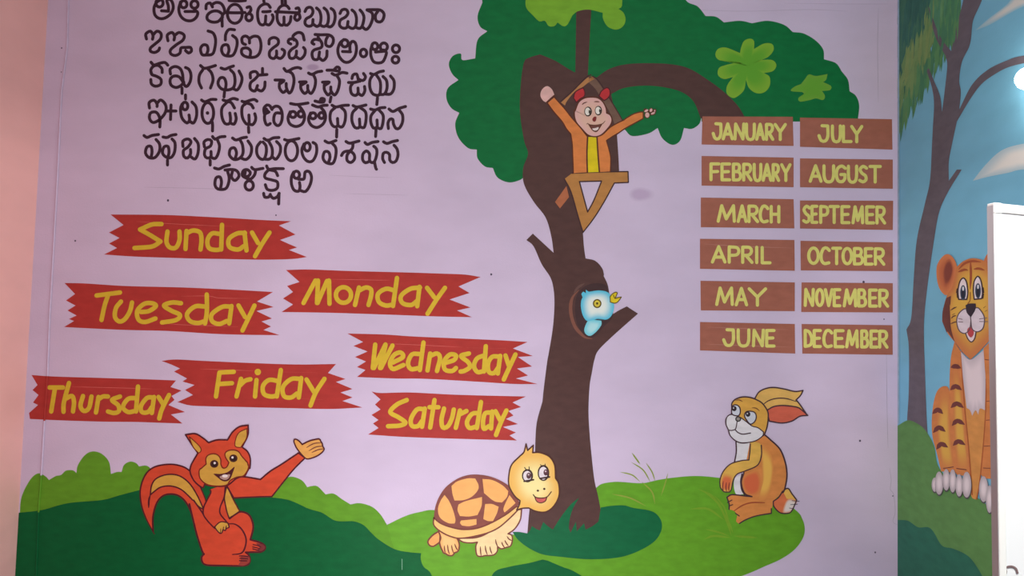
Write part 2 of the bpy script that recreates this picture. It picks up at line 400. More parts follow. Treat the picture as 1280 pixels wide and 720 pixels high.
mk = thing('painted_monkey', 'cartoon monkey in orange jacket and yellow shirt sitting on the painted swing', 'painted monkey', 740, 214)
OR = (216, 128, 68); MO = (96, 50, 34); PK = (222, 176, 168)
Coat(12).fill("@C3 632,450! 575,530! 600,562! 645,505!", (176, 104, 70)).build('tail', mk)
c = Coat(12); c.fill("@M1 280,205 200,270 168,360 180,430 230,500 290,530! 370,460 450,380! 400,270 340,215", PK); c.line("@M1 295,525 370,455 450,385", MO, 1.4); c.build('hand', mk)
c = Coat(14); c.fill("@M1 310,545! 430,710 @M3 40,350 130,500 215,600! @M5 245,250 255,500 @C3 667,386! 737,381! 738,210! @M3 540,640! 400,460 240,280 100,100 @M1 590,580 450,425!", OR)
c.line("@M1 310,545! 430,710 @M3 40,350 130,500 215,600! @M5 245,250 255,500 @C3 667,386", MO, 1.3); c.line("@M1 450,425! 590,580 @M3 100,100 240,280 400,460 540,640", MO, 1.3); c.build('jacket', mk)
c = Coat(14); c.fill("@M3 740,655! 850,610 1000,470 1150,380 1280,320 @M4 500,380 650,290 780,245 865,240! 865,370! 700,460 500,570 330,690 @M5 1170,20 1050,90 930,170! 980,350 1015,520 @C3 852,377! 797,380! 785,210!", OR)
c.line("@M3 740,655 850,610 1000,470 1150,380 1280,320 @M4 500,380 650,290 780,245 865,240! 865,370! 700,460 500,570 330,690 @M5 1170,20 1050,90 930,170! 980,350 1015,520 @C3 852,377", MO, 1.2); c.build('jacket', mk)
c = Coat(17); c.fill("@C3 738,205! 785,205! 790,290 797,380! 737,382!", (220, 196, 28)); c.line("@C3 738,205 735,290 737,382", MO, 1.6); c.line("@C3 785,205 790,290 797,380", MO, 1.6); c.build('shirt', mk)
c = Coat(16)
for q in [("M4", 925, 215, 42, 26, 0.5), ("M4", 945, 300, 42, 52, 0), ("M4", 1020, 205, 26, 36, 0.4), ("M4", 1060, 265, 44, 24, -0.4), ("M4", 1095, 215, 18, 24, 0)]:
    c.fill(ell(q[0], q[1], q[2], q[3] + 16, q[4] + 14, 14, q[5]), MO)
for q in [("M4", 925, 215, 42, 22, -0.5), ("M4", 945, 300, 42, 52, 0), ("M4", 1020, 205, 26, 36, 0.4), ("M4", 1060, 265, 44, 20, -0.4), ("M4", 1095, 215, 14, 20, 0)]:
    c.fill(ell(q[0], q[1], q[2], q[3], q[4], 14, q[5]), PK)
c.build('hand', mk)
for e_ in ["@M2 270,440! 300,330 380,270 460,235! 492,300 490,400 400,460 330,530!", "@M2 780,400! 830,300 930,235 990,270 1000,370 950,450 880,490!"]:
    Coat(17).fill(e_, (190, 52, 56)).line(e_, (90, 35, 40), 1.2, True).build('ear', mk)
hd = Coat(19)
HS = "@M2 300,700 370,530 480,445 620,422 760,440 860,520 920,640 @M3 932,180! 1000,215 1040,300 1020,400 930,520 820,620 700,655 560,620 440,500 330,370 290,250 290,120"
hd.shade(HS, (222, 172, 166), (222, 178, 158), "@M3 640,300"); hd.line(HS, MO, 1.3, True)
head = hd.build('head', mk)
for (cx, cy, rx, ry, px_) in [(562, 150, 76, 98, 598), (768, 132, 72, 95, 806)]:
    c = Coat(22); c.fill(ell('M3', cx, cy, rx, ry), (62, 46, 40)); c.fill(ell('M3', cx - 8, cy - 2, rx * .70, ry * .78), (232, 226, 214)); c.fill(ell('M3', px_, cy + 3, 26, 46), (70, 60, 52)); c.fill(ell('M3', px_ + 2, cy - 30, 10, 10), (220, 214, 200)); c.build('eye', head)
c = Coat(22); c.fill("@M3 650,290 690,250 730,265 715,340 680,355 650,330", (128, 44, 42)); c.build('nose', head)
c = Coat(22); c.fill("@M3 575,405! 700,425 835,405! 790,480 740,545 700,550 645,515", (112, 66, 58)); c.fill("@M3 640,495 720,478 772,462 760,512 705,532 660,518", (228, 210, 204)); c.line("@M3 530,405 555,385 580,410 700,425 835,402 880,365 905,335", MO, .9, taper=.6)
c.line("@M3 575,405 645,515 700,550 740,545 790,480 835,405", MO, 1.0); c.build('mouth', head)
for p_ in ["@M2 440,575 480,540 545,520", "@M2 680,515 740,512 790,518"]: Coat(22).line(p_, MO, 1.1, taper=.7).build('eyebrow', head)

# ------------------------------------------------------------------ bird
bd = thing('painted_bird', 'small blue and white bird painted in the tree hollow, beak open', 'painted bird', 742, 418)
BBLUE = (92, 190, 214)
c = Coat(12); c.shade("@BD 240,488 300,478 400,488! 400,540 340,620 270,670 215,650 195,590", (118, 202, 214), (176, 220, 222), "@BD 300,570", mid=.3); c.build('body', bd)
bh = Coat(14); bh.fill("@BD 155,330 158,250 175,205 160,170 185,140 215,160! 215,115 250,140 370,125 480,150 540,240 552,340 520,430 460,475 370,468 300,480 230,492 180,430", BBLUE, var=.03); bh.shade("@BD 158,330 162,250 178,205 215,160 260,140 370,128 480,150 540,240 552,340 520,430 460,475 370,468 300,480 230,492 180,430", BBLUE, (226, 232, 222), "@BD 345,300", mid=.40, rings=10)
bh.line("@BD 340,468 380,472 440,478", (70, 100, 110), 1.0, taper=.7); bhd = bh.build('head', bd)
Coat(16).fill(ell('BD', 350, 283, 52, 54), (96, 78, 26)).fill(ell('BD', 350, 283, 37, 39), (212, 190, 66)).fill(ell('BD', 350, 281, 13, 14), (80, 62, 24)).build('eye', bhd)
c = Coat(16); BK = "@BD 505,200! 535,165 575,145 592,160! 565,222! 600,212 640,205! 600,260 560,278 508,265!"
c.fill(BK, (222, 196, 40)); c.line(BK, (104, 84, 30), 1.0, True); c.line("@BD 545,180 560,220", (104, 84, 30), .8); c.build('beak', bhd)

# ------------------------------------------------------------------ squirrel
sq = thing('painted_squirrel', 'red cartoon squirrel with curled tail and waving arm painted on the dark hill', 'painted squirrel', 290, 706)
SR = (206, 74, 48); SC = (206, 156, 66); SL = (84, 30, 38)
c = Coat(10)
c.fill("@SQ2 190,675! 130,570 85,440 75,300 120,170 200,100 330,75 440,90 520,135 590,230 650,360 665,420! 640,720! 580,720! 560,600 530,500 480,410 400,352 300,350 230,410 195,530", SR)
STR = "@SQ2 165,350! 175,270 210,210 280,175 360,165 440,185 520,250 590,360 645,480! 600,455 520,370 440,300 350,270 260,280 200,320"
c.fill(STR, SC); c.line(STR, SL, 1.5, True); c.line("@SQ2 150,465 152,400 165,350", SL, 2.0, taper=.6)
c.line("@SQ2 200,700! 130,570 85,440 75,300 120,170 200,100 330,75 440,90 520,135 590,230 650,360 668,420", SL, 1.6, taper=.3)
c.line("@SQ2 190,680! 190,540 230,410 300,350 400,350 480,410 540,530 585,720", SL, 1.8)
c.build('tail', sq)
c = Coat(16)
c.fill("@SQ4 10,0! 50,150 95,330 150,500 170,530! 145,560 148,605 190,645 350,652 600,652 655,610 645,545 610,512! 700,510 780,505 820,462 780,415 660,378! 690,260 680,180 640,110 560,82 500,110 440,155! 415,50 400,-50 388,-190! 330,-190! 330,0! 150,80! 60,-30! -10,-60!", SR)
c.line("@SQ4 15,0! 50,150 95,330 150,500 170,530! 145,560 148,605 190,645 350,652 600,652 655,610 645,545 610,512! 700,510 780,505 820,462 780,415 660,378! 690,260 680,180 640,110 560,82 500,110 440,155!", SL, 1.9)
c.line("@SQ4 430,210 500,215 570,270 615,370 600,470 560,522 470,535", SL, 1.7, taper=.4)
c.line("@SQ4 60,-40 150,90 200,170 275,250", SL, 1.6)
c.build('body', sq)
c = Coat(20); c.fill("@SQ4 560,545! 640,550 655,610 600,650 530,650! 560,600!", (150, 60, 52)); 
for p_ in ["@SQ4 545,550 590,550 635,558", "@SQ4 550,575 590,577 632,580", "@SQ4 545,600 590,602 622,602"]: c.line(p_, SL, 1.2)
c.build('foot', sq)
c = Coat(20); c.fill("@SQ4 720,415! 790,425 818,462 780,498 720,495! 760,460!", (120, 50, 50))
for p_ in ["@SQ4 690,430 730,438 770,455", "@SQ4 685,455 730,465 760,472", "@SQ4 685,475 720,485 750,490"]: c.line(p_, SL, 1.1)
c.build('foot', sq)
BE = "@SQ3 347,275! 370,310 405,385 465,497! 420,528 370,560! 350,500 335,430 328,370"
c = Coat(20); c.fill(BE, SC); c.line(BE, SL, 1.4, True); c.build('belly', sq)
AL = "@SQ3 205,300! 265,280 335,272! 325,370 290,460 290,520 345,590! 290,600 240,650! 180,590 135,520 145,440 190,360"
c = Coat(21); c.fill(AL, SR); c.line("@SQ3 335,280 325,370 290,460 290,520 345,590", SL, 1.5); c.line("@SQ3 200,305! 205,330 170,400 142,460 140,530 190,600 240,650", SL, 1.5); c.build('arm', sq)
HN = "@SQ3 240,640! 265,612 300,592 357,600! 370,640 345,650! 335,670 315,662! 305,690 290,697 265,675"
c = Coat(24); c.fill(HN, SC); c.line(HN, SL, 1.3, True); c.line("@SQ3 320,640 315,665", SL, 1.0); c.line("@SQ3 345,630 340,655", SL, 1.0); c.line("@SQ3 295,655 292,690", SL, .8); c.build('hand', sq)
AR = "@SQ3 350,270! 420,212 480,187 560,195 @SQ5 205,515! 300,435 420,360 585,250! 650,300! 540,410 430,545 320,685! 150,690 @SQ3 412,378!"
c = Coat(20); c.fill(AR, SR); c.line(AR, SL, 1.6, True); c.build('arm', sq)
HR = "@SQ5 590,235! 560,190 538,130 555,112 590,130 622,165! 700,128 790,110 805,130 822,155 828,185 842,210 820,245 760,285 680,310 650,300! 620,270"
c = Coat(23); c.fill(HR, (222, 160, 84)); c.line(HR, SL, 1.5, True)
for p_ in ["@SQ5 665,195 740,155 812,148", "@SQ5 688,228 760,190 828,182", "@SQ5 718,245 780,218 838,208"]: c.line(p_, (110, 55, 50), 1.1, taper=.5)
c.build('hand', sq)
HD = "@SQ1 80,215! 220,200 330,260 415,330! 540,290 690,290! 760,180 860,100 990,75! 985,220 900,395! 980,460 1020,560 1015,700 @SQ3 550,110 510,185! 450,190 350,265 220,270 150,255! 130,285 60,230 20,150 25,90 @SQ1 190,600 260,480! 180,370"
hd = Coat(26); hd.fill(HD, SR); hd.line(HD, SL, 1.6, True); hd_o = hd.build('head', sq)
FC = "@SQ1 300,710! 380,640! 375,560 410,510 480,490 550,510 590,570 592,640! 610,685 640,700 680,680 710,620! 660,540 655,480 700,445 780,435 850,460 900,530 980,620! 990,660 @SQ3 545,80 540,120 500,178 440,190 380,220 345,262 240,270 160,250 108,200 100,140 110,115"
c = Coat(29); c.fill(FC, SC); c.line(FC, (120, 40, 30), 1.3, True); c.build('face', hd_o)
for e_ in ["@SQ1 135,245! 200,300 290,390 305,450 270,480! 190,390", "@SQ1 972,125! 965,260 880,400! 800,380 810,270 860,180"]:
    Coat(29).fill(e_, SC).line(e_, (120, 40, 30), 1.0, True).build('inner_ear', hd_o)
for cx, cy, hx in [(497, 637, 503), (775, 556, 762)]:
    Coat(32).fill(ell('SQ1', cx, cy, 60, 56), (70, 36, 34)).fill(ell('SQ1', cx, cy + 4, 34, 32), (40, 28, 28)).fill(ell('SQ1', hx, cy - 12, 17, 17), (226, 214, 210)).build('eye', hd_o)
c = Coat(32); MT = "@SQ3 235,163! 300,165 360,148 415,103! 395,160 375,205 340,225 300,215 270,190"
c.fill(MT, (78, 34, 36)); c.fill("@SQ3 285,185 335,170 378,165 365,200 335,215 300,205", (176, 140, 128)); c.fill(ell('SQ3', 332, 180, 26, 14), (228, 212, 206)); c.line(MT, SL, 1.0, True); c.build('mouth', hd_o)

# ------------------------------------------------------------------ turtle
tt = thing('painted_turtle', 'orange cartoon turtle with brown shell painted beside the tree foot', 'painted turtle', 600, 694)
TL_ = (118, 62, 52); TO = (240, 172, 100)
TA = "@T2 162,310! 100,350 45,415 58,462 100,478 150,450 178,428! 180,340"
Coat(10).fill(TA, (236, 164, 96)).line(TA, TL_, 1.6, True).build('tail', tt)
LG = "@T2 165,300! 185,380 175,430 190,490 220,552! 245,560 275,575 320,578 345,545! 385,528 398,460 380,400 360,375!"
c = Coat(12); c.shade(LG, (236, 168, 98), (240, 190, 124), "@T2 280,450"); c.line("@T2 165,310! 188,380 175,430 190,490 220,552! 245,560 275,578 320,580 345,548! 385,530 398,460 380,400 360,375", TL_, 1.6)
for p_ in ["@T2 228,470 232,520 238,550", "@T2 265,460 272,520 285,562", "@T2 310,465 318,510 332,552", "@T2 345,450 360,490 378,518"]: c.line(p_, TL_, 1.3, taper=.5)
c.build('leg', tt)
UN = "@T2 370,385! 600,375 780,290 950,170 1040,75 1098,60! 1082,180 1020,280 945,335! 985,350 995,400 975,470 920,490 870,505 828,480! 825,530 790,570 735,580 690,580! 640,590 595,575 582,480 600,430! 530,438 440,428"
c = Coat(10); c.fill(UN, (240, 206, 152)); c.line(UN, TL_, 1.5, True)
for p_ in ["@T2 633,480 636,530 642,580", "@T2 690,470 695,520 712,570", "@T2 742,480 748,520 765,560", "@T2 805,400 812,440 830,482", "@T2 875,430 885,460 905,488", "@T2 910,410 925,440 948,470", "@T2 935,365 955,395 985,410"]: c.line(p_, TL_, 1.3, taper=.5)
c.build('leg', tt)
SH = "@T1 98,540! 110,440 150,330 220,230 330,150 440,112 560,108 700,138 840,212 900,290 955,385! 930,425 820,505 680,585 540,640 400,655 280,635 170,595"
sh = Coat(14).fill(SH, (134, 74, 64)).build('shell', tt)
for p_ in ["@T1 275,220! 330,175 430,145 512,145! 545,210 538,262 480,325 400,360 305,365! 285,300", "@T1 585,150! 680,160 780,210 842,270! 830,330 780,385! 700,370 600,290!",
           "@T1 205,310! 250,370 290,460 315,560 305,595! 240,590 160,535 140,450 165,370", "@T1 345,405! 420,370 580,330! 575,420 535,510! 450,525 360,520! 335,460",
           "@T1 370,565! 525,550! 525,605! 450,622 380,615! 360,590", "@T1 612,400! 680,400 747,428! 730,490 690,570! 640,570 593,550!", "@T1 855,310! 915,390! 860,440 805,485! 793,450 820,380"]:
    Coat(16).fill(p_, TO, var=.06).build('shell_plate', sh)
RM = "@T1 98,540! 170,595 280,635 400,655 540,640 680,585 820,505 930,425 950,448! 860,540 740,640 600,700 @T2 430,385 300,365 180,305 110,235"
Coat(18).fill(RM, (240, 188, 116)).line(RM, TL_, 1.5, True).build('shell_rim', tt)
HT = "@T3 125,525! 145,485 150,455! 110,420 70,350 65,280 85,190 150,120! 180,90 195,30! 207,78! 250,40! 245,95! 300,95 370,125 410,190 416,285! 440,330 442,420 400,500 340,540 270,535 215,510! 170,512"
c = Coat(21); c.fill(HT, (232, 180, 92), var=.03); c.shade("@T3 85,280 100,200 150,135 220,110 300,108 365,135 402,195 408,285 432,335 432,420 395,492 340,530 265,522 215,495 170,480 110,400", (232, 180, 92), (240, 222, 152), "@T3 250,320", mid=.3, rings=9); c.line(HT, (84, 48, 40), 1.5, True); th = c.build('head', tt)
for cx, cy, rx, ry, px_, py_, pr in [(206, 268, 42, 50, 216, 268, 18), (326, 247, 44, 60, 344, 243, 18)]:
    c = Coat(24); c.fill(ell('T3', cx, cy, rx, ry), (66, 44, 40)); c.fill(ell('T3', cx - 2, cy + 2, rx - 12, ry - 12), (226, 214, 216)); c.fill(ell('T3', px_, py_, pr, pr * 1.3), (92, 58, 62)); c.fill(ell('T3', px_ - 2, py_ - 8, 6, 7), (206, 180, 186))
    c.line("@T3 %d,%d %d,%d" % (cx - 25, cy + 42, cx + 45, cy + 30), (66, 44, 40), 1.8); c.line("@T3 %d,%d %d,%d" % (cx - 10, cy - 46, cx - 22, cy - 62), (66, 44, 40), .9); c.line("@T3 %d,%d %d,%d" % (cx + 14, cy - 48, cx + 12, cy - 66), (66, 44, 40), .9)
    c.build('eye', th)
for nx_, ny_ in [(284, 380), (332, 367)]: Coat(24).fill(ell('T3', nx_, ny_, 9, 8), (80, 52, 40)).build('nostril', th)
c = Coat(24); c.fill("@T3 262,430! 305,436 352,427! 340,458 305,472 275,460", (198, 92, 88)); c.line("@T3 250,410 265,428 305,436 352,427 385,388", (80, 40, 34), 1.1); c.line("@T3 262,430 275,460 305,472 340,458 352,427", (80, 40, 34), 1.0); c.build('mouth', th)

# ------------------------------------------------------------------ rabbit
rb = thing('painted_rabbit', 'crouching orange cartoon rabbit with white muzzle painted on right end of hill', 'painted rabbit', 935, 652)
RL = (74, 50, 56); RO = (212, 134, 72); RY = (220, 172, 82); RW = (222, 216, 218)
c = Coat(10); TLR = "@R2 530,412! 570,393 600,435 635,480! 600,560 570,580 510,575 465,530 460,490! 500,460"
c.fill(TLR, (212, 112, 72)); c.fill("@R2 530,412! 570,393 600,435 630,480 560,470!", (224, 172, 84)); c.shade("@R2 555,490 590,470 640,488! 600,560 570,577 530,572", (216, 140, 100), (220, 206, 200), "@R2 585,525", mid=.6); c.line(TLR, RL, 1.3, True)
for p_ in ["@R2 655,490 600,485", "@R2 640,512 590,515", "@R2 610,545 580,540"]: c.line(p_, (50, 46, 60), 1.6, taper=.6)
c.build('tail', rb)
NW = "@R2 178,40! 285,45! 277,180! 230,190 167,200! 180,120"
Coat(12).fill(NW, RW).line("@R2 180,45 182,120 168,200", RL, 1.5).build('chest', rb)
Coat(12).fill("@R2 225,285! 218,350 235,437! 180,435 163,360 178,310", RW).line("@R2 225,285 218,340 225,400 245,440", RL, 2.2, taper=.4).build('belly', rb)
BO = "@R2 285,45! 400,-5! 440,30 510,100 550,200 562,300 545,400 530,430! 470,480 450,540 445,580! 330,600 250,630 205,657 180,640! 190,590! 165,562 128,550! 128,510 112,460! 150,440 250,450 300,455! 245,430 220,350 240,275!"
c = Coat(13); c.fill(BO, RO); c.shade("@R2 370,60 430,110 460,200 455,320 430,430 390,480 350,470 375,350 372,200", RO, (230, 176, 84), "@R2 415,280", mid=.5)
c.shade("@R2 250,290 340,260 370,340 350,430 290,450 240,400 228,340", RO, (212, 104, 66), "@R2 290,360", mid=.65)
c.line("@R2 400,-5! 440,30 510,100 550,200 562,300 545,400 530,425", RL, 1.6); c.line("@R2 445,545 445,580! 330,600 250,630 205,657", RL, 1.3); c.line("@R2 128,550 128,510 112,460! 150,440 250,450 300,455! 245,430 220,350 240,275", RL, 1.4)
c.line("@R2 395,500 300,500 230,520 165,562", (160, 78, 50), 1.4, taper=.4); c.line("@R2 150,480 115,500", RL, 1.0); c.line("@R2 155,515 128,525", RL, 1.0); c.line("@R2 205,600 175,580", RL, 1.0)
c.build('body', rb)
AM = "@R2 290,45! 330,45 370,70 370,150 340,220 250,262 190,285 160,330 145,400 132,420! 90,418 62,385! 60,330 85,265 140,210 220,185 277,180! 285,110"
c = Coat(19); c.fill(AM, RY); c.shade("@R2 65,390! 62,330 90,280 150,290 160,330 145,400 132,418! 90,416", RY, (216, 108, 70), "@R2 105,365", mid=.5); c.line("@R2 370,70 370,150 340,220 250,262 190,285 160,330 145,400 132,420! 90,418 62,385! 60,330 85,265 140,210 220,185 277,180! 285,110 288,60", RL, 1.2)
for p_ in ["@R2 85,340 80,380 85,412", "@R2 108,350 104,385 108,415", "@R2 130,350 126,390 128,412"]: c.line(p_, (120, 56, 50), 1.0, taper=.4)
c.build('arm', rb)
E1_ = "@R1 430,142! 470,80 540,45 620,35 720,50 830,75 910,65! 885,115 840,160! 870,195 952,312! 880,290 720,225 560,260! 480,240"
c = Coat(19); c.fill(E1_, (218, 172, 94)); c.line("@R1 430,142! 470,80 540,45 620,35 720,50 830,75 910,65! 885,115 840,160! 875,200 952,312", RL, 1.4); c.line("@R1 500,215 560,170 640,145 740,145 840,175", RL, 1.2, taper=.4); c.build('ear', rb)
E2_ = "@R1 550,262! 620,225 720,215 850,232 900,262 958,314! 880,322 800,370 700,390 575,372! 560,320"
c = Coat(23); c.fill(E2_, (204, 98, 76)); c.line(E2_, RL, 1.4, True); c.build('ear', rb)
HH = "@R1 198,240! 200,190 240,150 310,130 380,135 430,150! 500,190 555,270 562,340 550,430 525,505! 440,560 320,590 240,570 180,510 165,460 140,400 145,340 195,305!"
c = Coat(25); c.fill(HH, (216, 162, 74)); c.line(HH, RL, 1.4, True); rh = c.build('head', rb)
MZ = "@R1 195,305 150,330 140,400 165,460! 185,520 250,575 320,588 430,570 505,520 515,480! 460,438 400,420 345,378 300,345 262,325"
c = Coat(28); c.fill(MZ, RW); c.line(MZ, RL, 1.1, True); c.line("@R1 250,380 242,430 230,455 190,465 165,460", RL, 1.1); c.line("@R1 230,455 260,485 310,502 385,490", RL, 1.2); c.build('muzzle', rh)
for pts, px_, py_ in [("@R1 203,225 240,208 275,232 283,280 262,318 200,300", 222, 246), ("@R1 325,318 335,285 365,272 420,280 443,320 430,372 385,402 345,360", 360, 302)]:
    c = Coat(31); c.fill(pts, (206, 208, 216)); c.line(pts, RL, 1.3, True); c.fill(ell('R1', px_, py_, 24, 26), (54, 42, 48)); c.fill(ell('R1', px_ - 6, py_ - 6, 7, 8), (200, 196, 200)); c.build('eye', rh)
Coat(31).fill(ell('R1', 262, 350, 30, 28), (60, 52, 50)).fill(ell('R1', 262, 350, 17, 16), (150, 140, 132)).build('nose', rh)
for p_ in ["@R1 235,165 270,158 305,175", "@R1 400,238 440,242 475,268"]: Coat(31).line(p_, (130, 84, 50), 1.1, taper=.6).build('eyebrow', rh)

# ------------------------------------------------------------------ lettering helpers
def letters(parent, specs, col, wd, z):
    for s_ in specs:
        c = Coat(z)
        for q in s_.split(';'):
            q = q.strip()
            if not q: continue
            if q[0] == 'o':                           # oval stroke:  o ZOOM cx cy rx ry
                _, zz, cx, cy, rx, ry = q.split(); c.line(ell(zz, float(cx), float(cy), float(rx), float(ry), 14), col, wd, True)
            elif q[0] == '.':                         # dot
                _, zz, cx, cy, r_ = q.split(); c.fill(ell(zz, float(cx), float(cy), float(r_), float(r_)), col)
            else: c.line(q, col, wd)
        c.build('letter', parent)

# ------------------------------------------------------------------ alphabet rows (lettering on the wall)
rows = []
rows.append(('first row of black rounded letters, cut by the top edge of the picture', 350, 20, [
 "@A 240,0 205,25 180,80 190,150 235,185 290,180 345,140 372,80 362,20 335,-8 308,5 322,55 325,105;@A 255,108 325,112;o A 235 30 36 40",
 "@A 445,20 428,95 450,165 500,203 560,205 605,170 617,125 585,100;@A 490,115 590,115;o A 477 42 32 36;o A 585 45 36 38",
 "@A 700,88 705,45 740,30 765,70;@A 755,50 800,25 850,35 880,80 885,125 862,160 862,262;@A 870,145 820,112 760,115 715,150 715,195 760,220 820,215 865,170",
 "@A 930,5 1020,10 1095,5;o A 988 138 74 95;@A 890,125 1000,128 1090,125;@A 1110,75 1138,68 1150,100 1130,130;o A 1130 172 32 36",
 "@U1 765,150 720,90 650,80 560,130 515,220 515,350 545,460 600,500 660,470 675,320;@U1 680,480 740,500 800,430 825,350 805,295;@U1 615,235 690,235 765,225;@U1 635,0 640,40",
 "@U1 1145,175 1100,120 1030,105 960,140 920,210 900,320 920,440 980,505 1035,480 1040,340;@U1 1045,490 1100,505 1160,440 1180,330;@U1 870,235 1000,240 1280,255 @B 345,128;@B 180,0 182,38;@B 213,0 215,38;@B 320,85 345,80 355,118 320,145 305,180 330,205 360,180 352,140",
 "@B 410,115 430,80 470,75 490,115 470,160 420,190 410,235 440,262 482,250 490,195;@B 490,240 530,265 560,240 570,170 555,110 525,80;@B 560,250 600,265 635,240 645,170 630,110 600,80;@B 625,255 660,270 695,240 712,170 700,110 670,85",
 "@B 760,135 780,100 820,95 840,130 815,170 765,200 755,250 785,280 828,275 840,215;@B 835,260 880,285 915,265 925,190 910,130 880,100;@B 915,270 950,285 980,265 1000,180 985,130 960,100;@B 985,270 1020,295 1055,265 1085,190 1080,130 1030,100;@B 1030,98 1100,97 1165,102 1200,140 1190,195 1160,220 1120,205 1115,150 1140,112"]))
rows.append(('second row of black rounded letters on lavender wall, ending in two rings', 340, 57, [
 "@A 105,390 98,340 145,312 170,355 165,392;@A 170,350 210,312 250,335 245,390 190,440 145,480 145,512 185,525 225,505 235,480",
 "@A 320,408 313,350 360,325 385,360 380,400;@A 385,356 430,325 480,350 470,400 400,450 345,500 350,540 395,555 440,530 450,480 500,475 545,475 555,510 525,530 495,505",
 "@A 720,310 770,330 795,390 790,470 765,540 700,550 660,545 645,490 670,450 710,455 720,500 705,545",
 "@A 985,298 930,295 898,340 893,400;@A 965,355 1005,390 1010,450 985,530 950,560 880,550 855,500 870,455 915,450 930,500 915,550",
 "@A 1095,445 1065,430 1060,380 1095,360 1130,385 1135,430;@A 1135,385 1180,362 1230,375 1250,450 1235,530 1190,570 1110,570 1060,540 1060,490 1110,480 1145,510 1140,565",
 "@B 50,440 55,395 100,375 140,395 140,440 90,480 55,520 60,570 100,585 125,550 125,510;@B 125,570 165,585 200,550 205,510 180,492",
 "@B 268,440 243,425 250,395 300,390 330,420 325,460 280,490 250,530 260,580 300,580 322,545 325,510;@B 325,570 365,590 405,550 412,500 395,475;@B 300,400 290,360 340,325 385,340 402,400",
 "@B 510,345 570,348 650,350 690,380 690,430 660,465 620,450 620,400 640,360;@B 540,352 545,400;@B 535,395 500,395 478,425 500,442;@B 545,380 578,430 572,475 500,500 480,540 495,590 540,590 555,520;@B 555,580 590,605 625,570 630,510",
 "@B 800,395 760,430 738,500 755,570 805,620 860,615 910,560 925,480 910,425 880,415 860,450 860,515;@B 785,515 865,518;o B 808 433 34 36",
 "o B 995 530 32 38",
 "@B 1085,440 1068,500 1070,560 1095,615 1140,630 1190,615 1220,550 1222,520 1195,500;o B 1108 462 30 34;o B 1198 468 36 38;@B 1115,520 1205,512",
 "o G 760 328 36 38;o G 755 437 34 34"]))
rows.append(('third row of black rounded letters on lavender wall, with short tails below', 340, 100, [
 "@CC 150,-18 180,10 240,-8 290,-15 318,12;@CC 150,75 158,105 210,125 250,155 245,205 195,222 155,200 148,155;@CC 158,105 148,60 175,22 220,14 258,45 262,85",
 "@CC 345,100 342,50 390,25 440,45 465,100 475,190 505,225 540,180 550,110 530,55 495,35;@CC 478,190 430,128 375,122 342,155 350,210 400,235 450,215 478,180;@CC 460,240 460,295",
 "@CC 645,15 680,42 730,35 795,15;@CC 655,240 630,180 635,110 670,55;@CC 720,50 755,90 770,160 745,240",
 "@CC 850,40 890,52 930,35 975,20;@CC 945,60 980,100 990,180 970,240 910,260 850,245 820,195 840,142 880,140 900,190 895,250;@CC 970,245 1010,260 1045,210 1060,140 1030,70;@CC 885,280 880,330",
 "@CC 1145,140 1145,90 1195,75 1220,110 1190,150 1145,190 1145,250 1190,270 1215,215;@CC 1215,255 1255,270 1285,235 1290,180;@CC 1225,112 1310,105;@CC 1265,45 1265,105",
 "@D 200,45 230,75 290,45 340,35 368,45;@D 240,70 285,100 300,170 280,260 250,290 225,240 222,195;@D 225,260 190,285 155,240 155,190;@D 110,160 200,165 155,200",
 "@D 445,90 480,105 530,80 578,72;@D 490,100 515,160 505,240 470,295 440,260 437,215;@D 440,270 405,295 370,250 368,200;@D 355,180 422,180 375,210",
 "@D 630,62 690,62 745,70 755,42 730,30 700,58;@D 680,95 720,112 780,85 830,92;@D 725,108 755,170 740,260 705,310 670,270 668,230;@D 668,285 640,310 605,260 602,210;@D 585,182 652,182 605,215;@D 670,330 660,380",
 "@D 880,145 890,110 925,100 940,140 960,172;@D 940,150 990,165 1015,130 995,95;@D 845,185 900,185 960,170;@D 890,190 865,230 875,295 915,315 940,290 940,240;@D 940,290 980,315 1008,270 1005,225",
 "@D 1065,95 1100,105 1150,80 1195,70;@D 1090,108 1060,160 1060,240 1090,300 1150,310 1165,250 1160,170 1120,105;@D 1190,125 1225,165 1230,240 1205,300 1160,305;@D 1265,120 1300,170 1298,250 1265,300 1210,300;@D 1135,335 1128,405"]))
